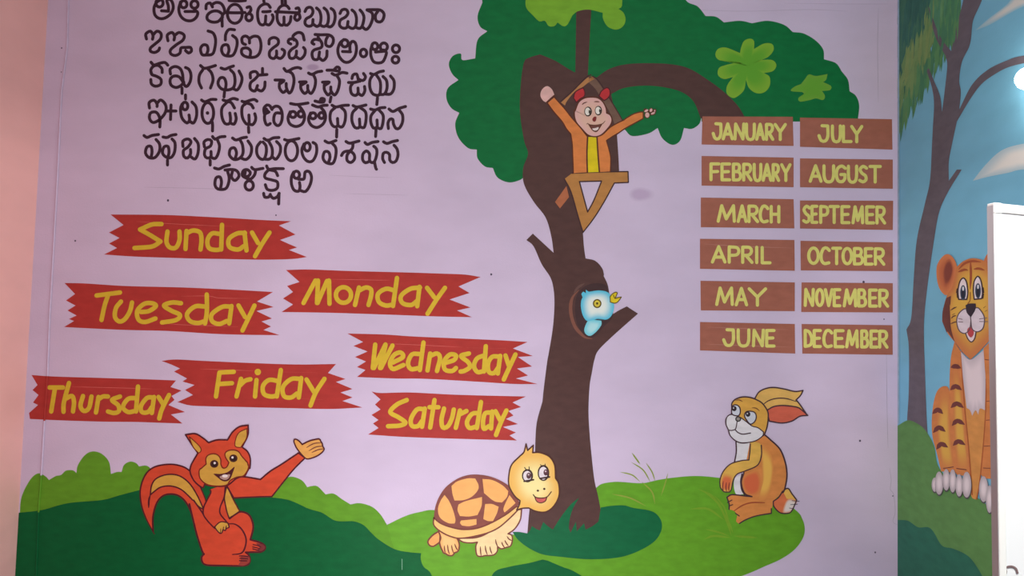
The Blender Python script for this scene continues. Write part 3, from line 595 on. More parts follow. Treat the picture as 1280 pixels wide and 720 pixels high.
rows.append(('fourth row of black rounded letters on lavender wall, with a plus sign near its start', 345, 148, [
 "@CC 135,440 132,385 180,362 210,400 210,425;@CC 210,395 245,360 285,390 302,440 285,500 230,560 170,585 135,545 145,490 195,480 225,510 240,560 238,630;@CC 305,470 400,470;@CC 350,410 345,555",
 "@CC 495,310 495,350;@CC 462,400 445,450 460,540 510,590 535,560 530,510;o CC 490 420 28 38;@CC 535,570 575,590 605,520 600,430 560,380",
 "@CC 655,360 690,378 750,355 800,355;o CC 718 490 58 104;. CC 715 490 18;@CC 755,560 765,600 765,670",
 "@CC 870,360 910,370 970,345 1015,355;@CC 915,378 860,440 860,530 890,595 935,595 945,550 938,490;@CC 945,590 980,602 1002,550 992,495;@CC 900,375 950,385 985,440",
 "@U2 200,105 260,120 380,80 450,70 500,105;@U2 280,150 210,210 195,330 220,460 290,560 340,540 338,380;@U2 345,560 410,575 460,510 475,430 455,355;@U2 290,140 380,170 425,240;@U2 330,620 335,730",
 "@U2 690,260 650,300 650,360 740,320;@U2 640,320 640,240 700,180 760,200 800,270;@U2 800,250 870,205 950,225 1000,330 1000,470 960,570 900,590 840,520 840,410 880,340 980,345;@U2 655,360 650,460 680,560 720,580 765,550;. U2 700 300 42",
 "@D 265,395 320,405 380,400 440,390;@D 262,478 240,540 260,600 320,625 380,600 405,540 395,480 345,410;o D 290 505 30 30;o D 368 500 28 30",
 "@D 510,370 560,382 598,378 602,350 572,345 562,372;. D 582 362 22;@D 485,410 540,430 590,415 632,412;@D 466,490 445,550 470,610 530,635 590,600 615,540 605,480 565,430;o D 490 518 30 30;o D 575 515 27 30",
 "@D 680,412 720,430 790,415 845,412;@D 720,430 668,480 662,560 690,620 735,622 735,545;@D 735,615 780,630 810,570 812,480 770,432;@D 728,655 726,730",
 "@D 890,415 930,430 1020,410;@D 930,440 885,490 880,570 910,635 955,630 955,550;@D 955,625 1000,635 1020,560 1015,480 960,435",
 "@D 1065,450 1110,460 1160,440 1210,435;@D 1110,465 1070,520 1070,590 1095,640 1130,630 1130,560;@D 1130,635 1170,645 1190,580 1190,510 1150,460;@D 1120,660 1116,725",
 "@H 690,210 730,235 790,205 855,185;@H 790,218 825,270 825,340 795,400 760,405 735,360 728,315 700,312 680,350 684,405"]))
rows.append(('fifth row of black rounded letters on lavender wall, above the short last row', 340, 190, [
 "@EE 80,75 110,95 160,75 225,65;@EE 200,115 235,160 235,230 190,295 130,295 95,250 110,190 150,185 160,240 150,295",
 "@EE 270,90 310,95 350,75 400,65;@EE 360,110 390,150 385,240 350,295 300,290 265,250 280,190 320,185 330,240 320,290;@EE 315,320 315,370",
 "@EE 470,185 470,130 520,110 550,140 520,190 475,225 480,285 515,300 545,260 545,215;@EE 545,285 590,310 620,250 622,160 585,105",
 "@EE 685,190 680,140 720,115 755,130 745,180 695,210 685,270 710,300 748,290 750,235;@EE 745,290 790,305 820,260 835,180 815,120;@EE 765,85 790,112 840,90 890,85;@EE 742,325 742,370",
 "@EE 965,100 1000,120 1060,100 1105,92;@EE 1040,118 1065,170 1070,250 1040,300 980,315 935,270 945,210 985,200 1005,250 990,310;@EE 1050,300 1100,315 1145,270 1155,190 1120,130",
 "@FF 0,105 40,125 90,100 150,95;@FF -35,140 -70,190 -70,260 -40,305 0,310 22,250 20,180 -10,140;@FF 40,120 80,200 80,280 50,312 5,310;@FF 85,290 120,312 160,250 162,180 125,135",
 "@FF 205,115 240,125 300,115 350,105;o FF 274 228 62 100",
 "@FF 400,160 378,220 395,290 440,335 490,325 525,250 522,170 490,145;o FF 432 188 30 42",
 "@FF 610,130 650,148 720,125;@FF 675,145 718,200 715,290 685,355 620,345 590,300 605,240 645,240 660,290 645,345",
 "@FF 820,135 860,152 950,130;@FF 890,150 885,200 860,230;@FF 775,275 800,240 860,232 900,265 905,310 870,345 832,325 832,270 865,228",
 "@U3 260,210 310,250 400,210 520,190;@U3 435,285 490,340 495,450 450,590 390,610 350,560 350,440 290,380 220,440 215,560 270,615 340,590;@U3 450,600 475,720 490,745",
 "@U3 630,195 700,230 800,195 910,170;@U3 840,265 900,340 920,460 880,580 810,610 755,560 750,450 690,405 625,430 615,540 650,610"]))
rows.append(('short sixth row of four black rounded letters, above the Sunday banner', 328, 225, [
 "@EE 785,400 830,410 880,385 935,370;@EE 890,420 960,415 1010,430 1030,480 990,525 955,490 965,430;@EE 915,430 932,500 920,570 890,610 820,610 790,570 800,500 840,490 855,540 845,605",
 "@U4 415,110 460,145 585,125;@U4 475,145 460,220 400,285 330,270 275,230 290,160 350,145 395,190 370,240 320,250;@U4 320,170 310,220;o U4 378 382 62 70",
 "@U4 640,90 670,140 760,130 890,130;@U4 665,150 615,210 620,270 720,300 800,330 800,420 730,455 650,440 620,370;@U4 690,150 770,170 805,235;@U4 595,500 610,555 670,555 695,515;@U4 695,530 740,575 800,550 828,500;@U4 825,500 820,660",
 "@FF 297,440 275,490 275,560 300,620 345,632 360,590 355,545;o FF 325 468 30 36;@FF 365,625 415,635 460,570 475,490 450,435 412,440 405,490 395,512 345,512"]))
for lab, cx, cy, sp in rows:
    t = thing('alphabet_row', lab, 'lettering', cx, cy, 'rows of the painted alphabet')
    letters(t, sp, INK, 3.9, 1)

# ------------------------------------------------------------------ day banners
def banner(word, label, cx, cy, shape, specs, scratches=()):
    t = thing('day_banner', label, 'painted banner', cx, cy, 'red weekday banners')
    c = Coat(1 if word != 'Thursday' else 1); c.fill(shape, RED, var=.08)
    for s_ in scratches: c.line(s_, (206, 100, 92), 0.6, taper=.8)
    c.build('ribbon', t)
    letters(t, specs, YEL, 5.6, 5)
banner('Sunday', 'red ragged ribbon reading Sunday, topmost banner at the upper left', 253, 297,
 "@D1 145,145! 700,150 1280,178 @D1b 700,200 990,212! 870,255! 1035,345! 880,400! 1050,475! 970,500! 1150,570! 1000,590 700,597 300,590 0,585 @D1 700,577 370,565 80,545! 210,480! 130,435! 235,380! 130,325! 275,250!",
 ["@D1 655,240 560,245 440,295! 540,350 645,415! 560,465 385,480", "@D1 715,315 705,420 740,475 800,475 835,400 835,315", "@D1 905,310 895,490;@D1 905,335 970,305 1040,325 1055,400 1045,495", "@D1b 280,340 200,335 155,400 170,480 240,500 290,490;@D1b 300,248 292,495", "@D1b 530,330 450,335 370,390 375,470 460,495 520,460;@D1b 525,325 545,505", "@D1b 600,325 660,430;@D1b 775,325 700,440 630,562"],
 ["@D1 400,215 800,240 1240,262", "@D1b 0,245 400,265"])
banner('Tuesday', 'red ragged ribbon reading Tuesday, directly below the Sunday banner', 213, 387,
 "@E1 85,110! 300,115 700,140 1280,155 @E2 700,180 1050,200! 890,295! 1055,350! 885,390! 1040,465! 935,495! 1030,545! 955,580! 1115,630! 900,630 500,620 0,590 @E1 700,580 300,562 80,550! 180,490! 130,470! 205,435! 115,385! 195,335! 100,285! 190,220!",
 ["@E1 405,235 640,205;@E1 520,235 485,340 455,480", "@E1 650,295 600,360 590,450 635,495 690,470 740,390 760,305", "@E1 850,400 930,390 1000,340 960,312 880,320 812,390 825,475 890,500 995,465", "@E1 1250,312 1160,305 1080,335 1150,385 1240,430 1200,480 1060,505", "@E2 370,345 270,345 190,420 220,490 300,510 370,490;@E2 388,225 388,400 370,515", "@E2 625,345 540,350 440,420 440,490 510,520 590,490;@E2 635,340 612,515", "@E2 705,335 770,450;@E2 865,335 800,470 745,585"],
 ["@E2 130,242 400,240 520,260 820,265", "@E2 0,520 200,530 700,548"])
banner('Monday', 'red ragged ribbon reading Monday, right of the Tuesday banner', 478, 367,
 "@F1 60,140! 300,135 700,150 1280,165 @F2 700,175 960,185 1125,210! 905,305! 1015,370! 815,435! 1025,515! 890,545! 1040,612! 700,605 300,590 0,580 @F1 500,568 15,560! 130,485! 30,425! 130,360! 70,300! 195,260!",
 ["@F1 235,470 355,245;@F1 380,245 370,470;@F1 375,470 470,250;@F1 490,245 495,478", "o F1 635 390 76 78", "@F1 790,315 750,490;@F1 790,345 860,315 910,335 910,400 885,490", "@F2 265,345 180,328 100,380 110,460 180,495 250,485;@F2 290,220 270,360 250,500", "@F2 520,315 420,330 330,400 345,470 430,490 490,450;@F2 515,308 492,502", "@F2 590,318 665,415;@F2 770,318 690,430 595,578"],
 ["@F1 500,232 900,240 1100,242"])
banner('Thursday', 'red ragged ribbon reading Thursday, lowest left banner near the pink wall', 132, 500,
 "@H1 75,110! 300,125 800,140 1280,155 @H2 400,285! 345,350! 455,385! 355,440! 385,478! 325,530! 490,600! 350,625! 465,715! 300,710 0,700 @H1 800,577 400,565 60,550! 50,490! 140,410! 90,385! 145,310! 85,260! 135,210!",
 ["@H1 255,235 390,235;@H1 310,240 272,475", "@H1 450,190 400,380 395,478;@H1 420,345 480,320 500,380 490,475", "@H1 590,320 565,420 600,470 650,440 675,325", "@H1 745,330 720,485;@H1 750,350 790,325 840,325", "@H1 960,325 880,360 940,410 950,470 900,490 840,475", "@H1 1120,340 1040,350 990,430 1040,480 1110,470;@H1 1140,225 1120,475", "@H2 175,455 110,460 50,540 60,600 120,600 160,550;@H2 180,450 158,610", "@H2 225,450 270,520;@H2 330,430 260,570 232,665"],
 ["@H1 480,228 800,235 1280,248", "@H2 60,368 260,372"])
banner('Friday', 'red ragged ribbon reading Friday, between the Thursday and Wednesday banners', 328, 480,
 "@H2 255,90! 400,75 700,90 1280,115 @J 600,125 960,120! 880,210! 1055,270! 960,300! 1125,370! 1005,405! 1125,455! 1025,490! 1225,555! 900,570 500,562 0,550 @H2 800,545 550,535 415,500! 570,430! 490,380! 585,330! 465,295! 510,265! 380,195! 440,165! 340,120",
 ["@H2 835,205 800,445;@H2 840,205 978,198;@H2 830,320 960,312", "@H2 1050,268 1005,445;@H2 1040,335 1090,288 1145,272", "@J 165,280 150,445;. J 178 200 32", "@J 380,290 290,280 230,340 240,420 310,445 370,435;@J 408,180 390,300 368,445", "@J 600,268 510,272 430,350 440,440 510,455 570,415;@J 612,260 588,455", "@J 665,275 740,400;@J 845,268 760,400 705,535"],
 ["@H2 640,170 900,178 1170,188", "@J 430,200 770,207", "@J 560,465 830,478"])
banner('Wednesday', 'red ragged ribbon reading Wednesday, banner closest to the trunk, above Saturday', 555, 450,
 "@K1 35,95! 400,105 700,125 1280,150 @K2 800,165 1035,180! 890,245! 1090,320! 940,330! 1080,425! 930,445! 1040,515! 920,545! 1135,600! 900,600 500,575 0,548 @K1 500,545 130,530! 215,460! 130,430! 220,375! 110,330! 235,275! 95,220! 190,180!",
 ["@K1 312,205 288,440;@K1 300,440 415,205;@K1 415,210 360,440;@K1 370,440 485,215", "@K1 490,385 590,330 565,285 500,310 460,390 490,450 595,410", "@K1 755,300 680,305 640,390 670,450 750,440;@K1 795,185 780,300 758,460", "@K1 862,295 835,465;@K1 862,320 930,295 960,340 930,470", "@K1 1010,390 1100,360 1120,315 1060,305 1000,375 1010,455 1080,470 1120,440", "@K2 450,295 370,320 440,380 460,430 400,470 365,475", "@K2 600,315 530,345 500,420 535,480 600,470;@K2 618,222 600,475", "@K2 750,325 680,330 640,400 650,480 700,490 740,440;@K2 762,318 738,495", "@K2 815,315 850,420;@K2 915,305 860,420 798,555"],
 ["@K1 400,195 800,212 1180,232", "@K2 430,238 820,245", "@K2 380,498 740,512"])
banner('Saturday', 'red ragged ribbon reading Saturday, lowest banner right under Wednesday', 555, 520,
 "@L1 115,115! 210,130 500,125 900,145 @L2 500,155 940,165! 805,225! 890,270! 765,310! 815,355! 740,390! 860,440! 710,470! 840,525! 775,555! 850,605! 500,595 0,580 @L1 400,567 80,545! 185,480! 130,435! 185,400! 115,350! 205,295! 150,245! 205,195!",
 ["@L1 468,200 370,245 302,320 380,370 455,425 400,455 280,462", "@L1 640,292 570,295 510,390 520,458 580,460 620,410;@L1 648,285 620,468", "@L1 745,200 702,475;@L1 695,272 785,272", "@L1 840,285 815,400 830,475 880,460 920,380 938,295", "@L1 1000,305 958,478;@L1 1005,340 1065,310", "@L2 470,330 400,340 350,420 375,480 445,465;@L2 490,220 448,480", "@L2 590,325 530,335 510,420 520,488 570,460;@L2 602,315 590,485", "@L2 635,312 680,400;@L2 745,305 690,420 640,550"],
 ["@L2 500,232 720,240"])

# ------------------------------------------------------------------ month plaques
GL = dict(A=["0,1 .5,0 1,1", ".22,.68 .8,.68"], B=["0,0 0,1", "0,0 .7,.02 .85,.25 .6,.46 0,.46", "0,.46 .75,.5 1,.75 .75,.98 0,1"], C=["1,.15 .7,0 .3,.02 0,.4 .05,.8 .4,1 .95,.95"],
          D=["0,0 0,1", "0,0 .6,.1 1,.5 .8,.9 0,1"], E=["1,0! 0,0! 0,1! 1,1", "0,.5 .85,.48"], F=["1,0! 0,0! 0,1", "0,.5 .85,.48"], G=["1,.15 .6,0 .15,.15 0,.55 .2,.95 .7,1 .95,.8! .95,.55! .5,.55"],
          H=["0,0 0,1", "1,0 1,1", "0,.5 1,.5"], I=["0,0 0,1"], J=["0.35,0! 1,0.02! 1,.7 .7,1 .25,.97 0,.65"], L=["0,0! 0,1! 1,1"], M=["0,1! .22,0! .5,.85! .95,0! 1,1"], N=["0,1! .08,0! .9,1! 1,0"],
          O=["c"], P=["0,1 0,0", "0,0 .8,.05 1,.3 .75,.52 0,.55"], R=["0,1 0,0", "0,0 .75,.03 .95,.26 .7,.5 0,.55", ".35,.55 1,1"], S=["1,.12 .5,0 .05,.2 .35,.45 .85,.62 .9,.88 .45,1 0,.9"], T=["0,0 1,0", ".5,0 .5,1"],
          U=["0,0 0.02,.7 .25,1 .75,1 .98,.7 1,0"], V=["0,0! .5,1! 1,0"], Y=["0,0 .5,.5", "1,0 .5,.5 .5,1"])
def month(word, label, quad, z, y0, y1, boxes, scr=()):
    q = [tuple(map(float, p.split(','))) for p in quad.split()]
    t = thing('month_plaque', label, 'painted plaque', sum(p[0] for p in q) / 4, sum(p[1] for p in q) / 4, 'brown month plaques')
    c = Coat(8); c.fill([(x, y, True) for x, y in q], BRN, var=.08)
    for s_ in scr: c.line(s_, (186, 128, 112), .6, taper=.8)
    c.build('panel', t)
    ox, oy = z
    n = len(word)
    for i, ch in enumerate(word):
        a, b = boxes[i]
        dy = (i / max(1, n - 1)) * 8
        c = Coat(11)
        pad = 12
        a2, b2 = a + pad, b - pad
        ya, yb = y0 + pad + dy, y1 - pad + 4 + dy
        for st in GL[ch]:
            if st == 'c':
                c.line([(ox + ((a2 + b2) / 2 + (b2 - a2) / 2 * math.cos(k)) / 8, oy + ((ya + yb) / 2 + (yb - ya) / 2 * math.sin(k)) / 8, False) for k in [j * .5236 for j in range(12)]], CREAM, 4.0, True); continue
            pts = []
            for tk in st.split():
                sh_ = tk.endswith('!'); x, y = map(float, tk.rstrip('!').split(','))
                pts.append((ox + (a2 + (b2 - a2) * x) / 8, oy + (ya + (yb - ya) * y) / 8, sh_))
            if ch in 'AVY': pts = [(p[0], p[1], True) for p in pts]
            c.line(pts, CREAM, 4.0)
        c.build('letter', t)
Z1, Z2, Z3, Z4, Z5, Z6 = (865, 140), (980, 140), (865, 240), (980, 240), (865, 345), (980, 345)
MB = 'brown painted plaque reading '
month('JANUARY', MB + 'JANUARY, top of the left column', '878,145.5 991,146 992,182.5 877,180.6', Z1, 105, 275, [(200, 300), (300, 415), (418, 530), (533, 635), (635, 728), (733, 820), (820, 945)])
month('FEBRUARY', MB + 'FEBRUARY, just below JANUARY', '877,195 992,197 992,234 877,232', Z1, 507, 685, [(178, 280), (288, 388), (402, 498), (505, 602), (610, 700), (700, 800), (800, 878), (885, 992)])
month('MARCH', MB + 'MARCH, between FEBRUARY and APRIL', '876,247 992,249 993,285.5 876,284', Z3, 125, 300, [(250, 435), (450, 552), (558, 668), (672, 770), (780, 880)])
month('APRIL', MB + 'APRIL, between MARCH and MAY', '875,298.5 993,300 993.5,338.5 875,336', Z3, 535, 708, [(192, 342), (360, 480), (495, 612), (635, 655), (690, 792)], ["@PX 880,305 930,308 990,310"])
month('MAY', MB + 'MAY, between APRIL and JUNE', '875.6,351 993.5,353 993.5,389 876,388', Z5, 108, 292, [(235, 415), (430, 558), (560, 748)])
month('JUNE', MB + 'JUNE, bottom of the left column', '875,402.5 993.5,405 994,442 875,438', Z5, 525, 700, [(305, 425), (450, 580), (602, 725), (735, 832)], ["@PX 885,409 940,411 985,412", "@PX 880,430 930,432 990,434"])
month('JULY', MB + 'JULY, top of the right column', '1000,147 1115,149 1115.6,187 1000,183.5', Z2, 125, 298, [(338, 450), (472, 575), (582, 682), (665, 790)])
month('AUGUST', MB + 'AUGUST, just below JULY', '1000,198 1116,199.5 1116,236 1000,234', Z2, 525, 700, [(250, 382), (388, 508), (512, 625), (632, 738), (745, 838), (848, 975)])
month('SEPTEMER', MB + 'SEPTEMER, between AUGUST and OCTOBER', '1000,250.6 1116.5,251 1116,287.5 1000,285.6', Z4, 130, 310, [(185, 268), (268, 340), (355, 450), (448, 555), (568, 662), (678, 798), (815, 908), (918, 1018)])
month('OCTOBER', MB + 'OCTOBER, between SEPTEMER and NOVEMBER', '1000.6,301 1116,303 1116,339 1001,338', Z4, 548, 722, [(235, 355), (360, 465), (475, 578), (578, 688), (692, 798), (802, 892), (902, 1010)])
month('NOVEMBER', MB + 'NOVEMBER, between OCTOBER and DECEMBER', '1002,353 1116,354 1116,390.6 1001.5,390', Z6, 122, 302, [(200, 305), (312, 402), (402, 492), (490, 570), (590, 728), (735, 828), (845, 935), (945, 1048)])
month('DECEMBER', MB + 'DECEMBER, bottom of the right column', '1002,405 1115.6,406.5 1116,443.5 1003,442', Z6, 532, 712, [(200, 290), (290, 375), (388, 490), (500, 602), (615, 745), (765, 850), (858, 940), (945, 1042)])

# ------------------------------------------------------------------ right wall mural
R = 'right'
tag(Coat(1, R).shade("@PX 1219,38! 1235,24 1258,6 1275,-12 1310,-25! 1310,-5! 1277,9 1258,19 1237,31", (150, 190, 206), (206, 208, 204), "@PX 1270,4", mid=.3).build('painted_cloud'), 'thin pale streak of cloud painted at the top of the blue wall', 'painted cloud')
tag(Coat(1, R).shade("@PX 1216,226! 1232,206 1252,188 1277,180 1310,176! 1310,212! 1277,212 1260,216 1235,221", (176, 200, 208), (226, 226, 220), "@PX 1272,198", mid=.3).build('painted_cloud'), 'whitish cloud painted on the blue wall just above the whiteboard', 'painted cloud')
rtree = thing('painted_tree', 'slender dark grey tree painted on the blue wall, hanging foliage at its left', 'painted tree', 1147, 530, plane=R)
random.seed(4)
fo = Coat(1, R)
fo.fill("@PX 1122,-20! 1200,-20! 1196,15 1188,30! 1182,10 1174,40 1163,60 1156,85 1146,100 1136,118 1122,128!", (58, 112, 88))
for i in range(420):
    x = random.uniform(1123, 1200)
    lim = 176 - (x - 1123) * 1.6 if x < 1160 else 112 - (x - 1160) * 1.7
    y0 = random.uniform(-25, lim - 30); y1 = min(y0 + random.uniform(24, 52), lim + random.uniform(-12, 14))
    if y1 < y0 + 8: continue
    dg = abs((1166 - x) * 1.75 + 12 - y0 + 6)          # the pale band runs down to the left
    if dg < 26 and x < 1168: cs_ = [(118, 152, 86), (104, 142, 80), (128, 154, 84)]
    elif y0 > (1166 - x) * 1.75 + 20: cs_ = [(70, 136, 84), (62, 124, 86), (84, 142, 84)]
    elif x > 1164: cs_ = [(82, 146, 96), (96, 152, 96), (72, 136, 98)]
    else: cs_ = [(46, 104, 88), (42, 96, 84), (56, 112, 86)]
    fo.z = 1.2 + i * .018
    fo.line([(x, y0, False), (x - .5 - random.random() * 2, (y0 + y1) / 2, False), (x - 1 - random.random() * 4, y1, False)], tuple(int(v * .82 + g * .18) for v, g in zip(random.choice(cs_), (118, 142, 134))), random.uniform(1.6, 4.2), taper=.95)
fo.build('foliage', rtree, kind='stuff')
GT = (102, 95, 104)
Coat(8, R).fill("@PX 1206,-15! 1204,0 1195,37 1189,64! 1176,47 1168,28 1160,5! 1164,28 1171,50 1182,70! 1184,82 1181,112 1177.5,140! 1175,120 1167,100 1161,85! 1158,88! 1165,110 1167.5,130 1166,160 1165,180 1162.5,225 1156,255 1146,300 1142,350 1139,397 1133,412! 1136,435 1136,485 1134,522 1133,540! 1162,548! 1159,535 1156,460 1155,405 1159,360 1167.5,300 1174,265 1185,240 1202,212! 1196,212! 1186,226! 1186,202 1190,180 1196,152! 1212,125 1226,106 1240,95 1258,85 1280,79 1310,75! 1310,66! 1277,70 1260,75 1235,87 1215,106 1199,137! 1201,115 1199,100 1202.5,77 1212.5,55 1216,27 1224,8 1234,-15!", GT).build('trunk', rtree)
tag(Coat(10, R).fill("@PX 1122,735! 1122,532! 1135,525.5 1147.5,530 1157.5,539 1167.5,557.5 1174,585 1200,612 1215,618 1232,630 1260,655 1310,700! 1310,760!", (92, 138, 78)).build('painted_hill'), 'mid green hill painted on the blue wall under the tiger', 'painted hill')
tag(Coat(12, R).fill("@PX 1122,735! 1122,650! 1135,651 1147.5,659 1160,659 1167,665 1177.5,682 1192,686 1210,695 1222,710 1236,735!", (46, 106, 86)).build('painted_hill'), 'dark green low hill painted at the foot of the blue wall corner', 'painted hill')
tg = thing('painted_tiger', 'sitting cartoon tiger painted on the blue wall, partly behind the whiteboard', 'painted tiger', 1205, 625, plane=R)
GO = (202, 128, 74); GY = (214, 168, 78); GD = (112, 62, 58); GLn = (96, 66, 60)
c = Coat(14, R); c.fill("@G3 130,95 100,84 72,115 55,200 55,300 75,380 95,465! 170,475! 150,350 140,200", GO); c.shade("@G3 128,110 100,105 85,160 75,250 85,360 105,450 150,455 140,330 132,200", GO, GY, "@G3 110,330", mid=.4)
for p_ in ["@G3 57,205 80,188 102,205", "@G3 60,290 85,268 113,285", "@G3 75,365 95,342 124,356", "@G3 105,452 150,445"]: c.line(p_, GD, 5.6, taper=.8)
c.build('leg', tg)
c = Coat(18, R); c.fill("@G3 180,0! 345,0! 345,490! 275,480 262,560 250,592! 230,575 215,480 200,300", (206, 144, 78)); c.build('body', tg)
c = Coat(20, R); c.fill("@G2 310,340! 280,470 268,620 @G3 133,100 136,200 142,300 150,380 165,480! 228,490! 218,350 205,220 195,100 187,0 @G2 370,430!", GO); c.shade("@G3 150,20 165,0 180,60 195,200 205,330 215,460 175,460 158,350 150,200", GO, GY, "@G3 180,260", mid=.4)
c.line("@G2 372,430 380,620 @G3 195,100 205,220 218,350 230,500 235,570", (168, 92, 52), 1.3)
for p_ in ["@G3 138,98 160,82 186,98", "@G3 140,178 165,160 195,178", "@G3 145,258 168,238 200,254", "@G3 150,348 172,330 202,345", "@G3 165,452 208,458", "@G2 280,570 320,560 365,575"]: c.line(p_, GD, 5.6, taper=.8)
c.build('leg', tg)
c = Coat(20, R); c.fill("@G2 570,400! 640,330! 650,700 @G3 345,200! 345,500! 275,480 285,330 297,150 292,20", GO); c.line("@G3 295,50 297,150 287,320 270,500 255,590", (168, 92, 52), 1.2)
for p_ in ["@G3 300,150 325,148", "@G3 298,235 325,233", "@G3 288,352 325,350", "@G3 285,450 325,452", "@G2 585,500 630,505"]: c.line(p_, GD, 4.5, taper=.8)
c.build('leg', tg)
c = Coat(26, R); c.shade("@G2 368,430! 455,500 572,415! 582,560 @G3 295,60 292,190! 270,182 262,210! 250,190 235,215! 225,190 210,180! 195,60 @G2 378,560", (196, 186, 192), (222, 210, 214), "@G3 245,80"); c.build('chest', tg)
for toes in [[(66, 525, 12, 32), (86, 518, 17, 52), (118, 503, 15, 48), (147, 508, 14, 52), (176, 528, 15, 50), (210, 525, 19, 58)], [(286, 545, 19, 58), (313, 590, 15, 62)]]:
    c = Coat(24, R)
    for (x, y, a, b) in toes:
        c.fill(ell('G3', x + 1, y + 5, a + 3, b + 2), (84, 84, 84)); c.shade(ell('G3', x, y, a + 1.5, b), (178, 170, 174), (222, 212, 214), (1150 + x / 3.6, 460 + y / 3.6), mid=.2)
    c.build('paw', tg)
c = Coat(28, R); c.shade("@G1 148,230 155,150 200,80 250,55 300,90 332,170 322,280 290,360 240,425 190,390 160,320", (206, 128, 82), (186, 106, 72), "@G1 235,230"); c.shade("@G1 200,230 225,130 270,100 300,190 270,310 220,350", (186, 106, 72), (130, 70, 60), "@G1 262,200", mid=.6); c.build('ear', tg)
c = Coat(28, R); c.fill("@G1 575,110! 600,60 640,20 680,40 680,200 620,200!", (196, 118, 78)); c.build('ear', tg)
GHD = "@G1 330,170! 390,118 470,92 560,108 620,150 680,230 690,600 @G2 670,260 560,400 455,500! 390,440 310,340 250,265 205,170 @G1 200,640 215,520 250,410 290,350"
c = Coat(31, R); c.shade(GHD, (194, 120, 74), (216, 172, 78), "@G1 440,480", mid=.5, rings=9)
c.fill("@G1 235,450! 205,560 200,640 @G2 205,170! 240,260! 250,250 312,342! 280,220 272,100 268,0 @G1 272,520 280,430!", (110, 66, 60))
for p_ in ["@G1 350,190 400,140 470,118 545,125", "@G1 455,120 458,250 452,370", "@G1 345,215 400,195 430,200", "@G1 485,190 530,185 580,200"]: c.line(p_, (158, 84, 56), 3.0, taper=.7)
for p_ in ["@G1 275,560 300,545 330,530", "@G2 285,50 305,35 325,28", "@G2 280,130 300,110 325,105", "@G2 275,180 305,165 330,160", "@G1 290,600 315,590", "@G1 570,540 590,525", "@G1 585,570 605,560"]: c.line(p_, GLn, 1.1, taper=.6)
gh = c.build('head', tg)
for pts, ix, iy in [("@G1 348,462! 342,380 360,300 390,270 418,305 430,400 420,462!", 388, 392), ("@G1 488,462! 480,380 488,300 520,255 550,300 562,400 555,455!", 522, 375)]:
    c = Coat(38, R); c.fill(pts, (222, 212, 216)); c.line(pts, (66, 52, 56), 1.4, True); c.fill(ell('G1', ix, iy + 10, 26, 68), (62, 78, 98)); c.fill(ell('G1', ix, iy + 20, 15, 44), (44, 48, 62)); c.fill(ell('G1', ix, iy - 26, 8, 20), (220, 220, 226)); c.build('eye', gh)
for p_ in ["@G1 335,370 330,400", "@G1 335,410 338,445", "@G1 568,360 572,400", "@G1 570,415 565,450"]: Coat(38, R).line(p_, (70, 50, 50), 1.5).build('eyelash', gh)
Coat(36, R).line("@G1 430,500 450,470 452,400", (150, 90, 50), 1.0).build('nose_line', gh)
MZL = "@G1 455,600 440,560 400,548 350,590 @G2 330,150 350,235 400,265 445,230 458,150"; MZR = "@G1 455,600 480,555 520,538 565,590 @G2 580,140 565,220 515,250 470,225 458,150"
c = Coat(37, R); c.fill("@G2 405,250! 455,215 505,242! 492,310 462,342 430,312", (222, 208, 212)); c.line("@G2 405,250! 430,312 462,342 492,310 505,242", (76, 60, 64), 1.2); c.fill("@G2 425,230 455,205 482,230 482,275 458,302 432,275", (184, 74, 80)); c.build('mouth', gh)
c = Coat(39, R); c.fill(MZL, (214, 204, 212)); c.line(MZL, (96, 80, 88), 1.1, True); c.fill(MZR, (214, 204, 212)); c.line(MZR, (96, 80, 88), 1.1, True)
for p_ in ["@G2 345,160 385,162", "@G2 345,130 380,138", "@G2 535,158 610,158", "@G2 535,135 600,125"]: c.line(p_, (120, 100, 108), .7)
c.build('muzzle', gh)
c = Coat(44, R); c.fill("@G1 410,515! 440,500 502,500! 498,555 458,625! 420,580", (58, 50, 60)); c.build('nose', gh)
Coat(11, R).fill("@PX 1122,-10! 1124,-10! 1124,530! 1122,530!", (150, 178, 196)).build('corner_edge', wallr)

# ------------------------------------------------------------------ whiteboard in front of the right wall
DB = 1.0                                     # distance of its top from the camera
tlp = on_y(1243, 253.5, CAM.y + DB); blp = CAM + ray(1250, 715) * (DB * 0.9885)
dn = (blp - tlp).normalized()                # down along the left edge
rx_ = on_y(1280, 257.2, CAM.y + DB) - tlp; rx_.y = 0; rx_.normalize()
nb = rx_.cross(dn).normalized()
if nb.y > 0: nb = -nb                        # towards the camera
if True:
    dn = (dn - rx_ * 0.0).normalized()
BW, BH, BT = 0.82, 0.95, 0.0145
def bp(a, b, d): return tlp + rx_ * a + dn * b - nb * d      # across, down, back
def slab(name, a0, a1, b0, b1, d0, d1, mat, parent, bevel=0.0):
    v = [bp(a, b, d) for a in (a0, a1) for b in (b0, b1) for d in (d0, d1)]
    f = [(0, 1, 3, 2), (4, 6, 7, 5), (0, 4, 5, 1), (2, 3, 7, 6), (0, 2, 6, 4), (1, 5, 7, 3)]
    return mesh(name, v, f, mat, parent, bevel=bevel)
wb = bpy.data.objects.new('whiteboard', None); C.objects.link(wb)
base = bp(BW / 2, BH, 0.02); wb.location = (base.x, base.y, 0)
tag(wb, 'bright whiteboard in a pale aluminium frame standing before the blue wall', 'whiteboard')
bpy.context.view_layer.update()
m_alu = plain('frame_aluminium', (226, 222, 216), 0.35); m_edge = plain('frame_edge', (190, 188, 190), 0.45); m_white = plain('white_enamel', (244, 245, 245), 0.12); m_cap = plain('corner_cap_plastic', (246, 245, 240), 0.4)
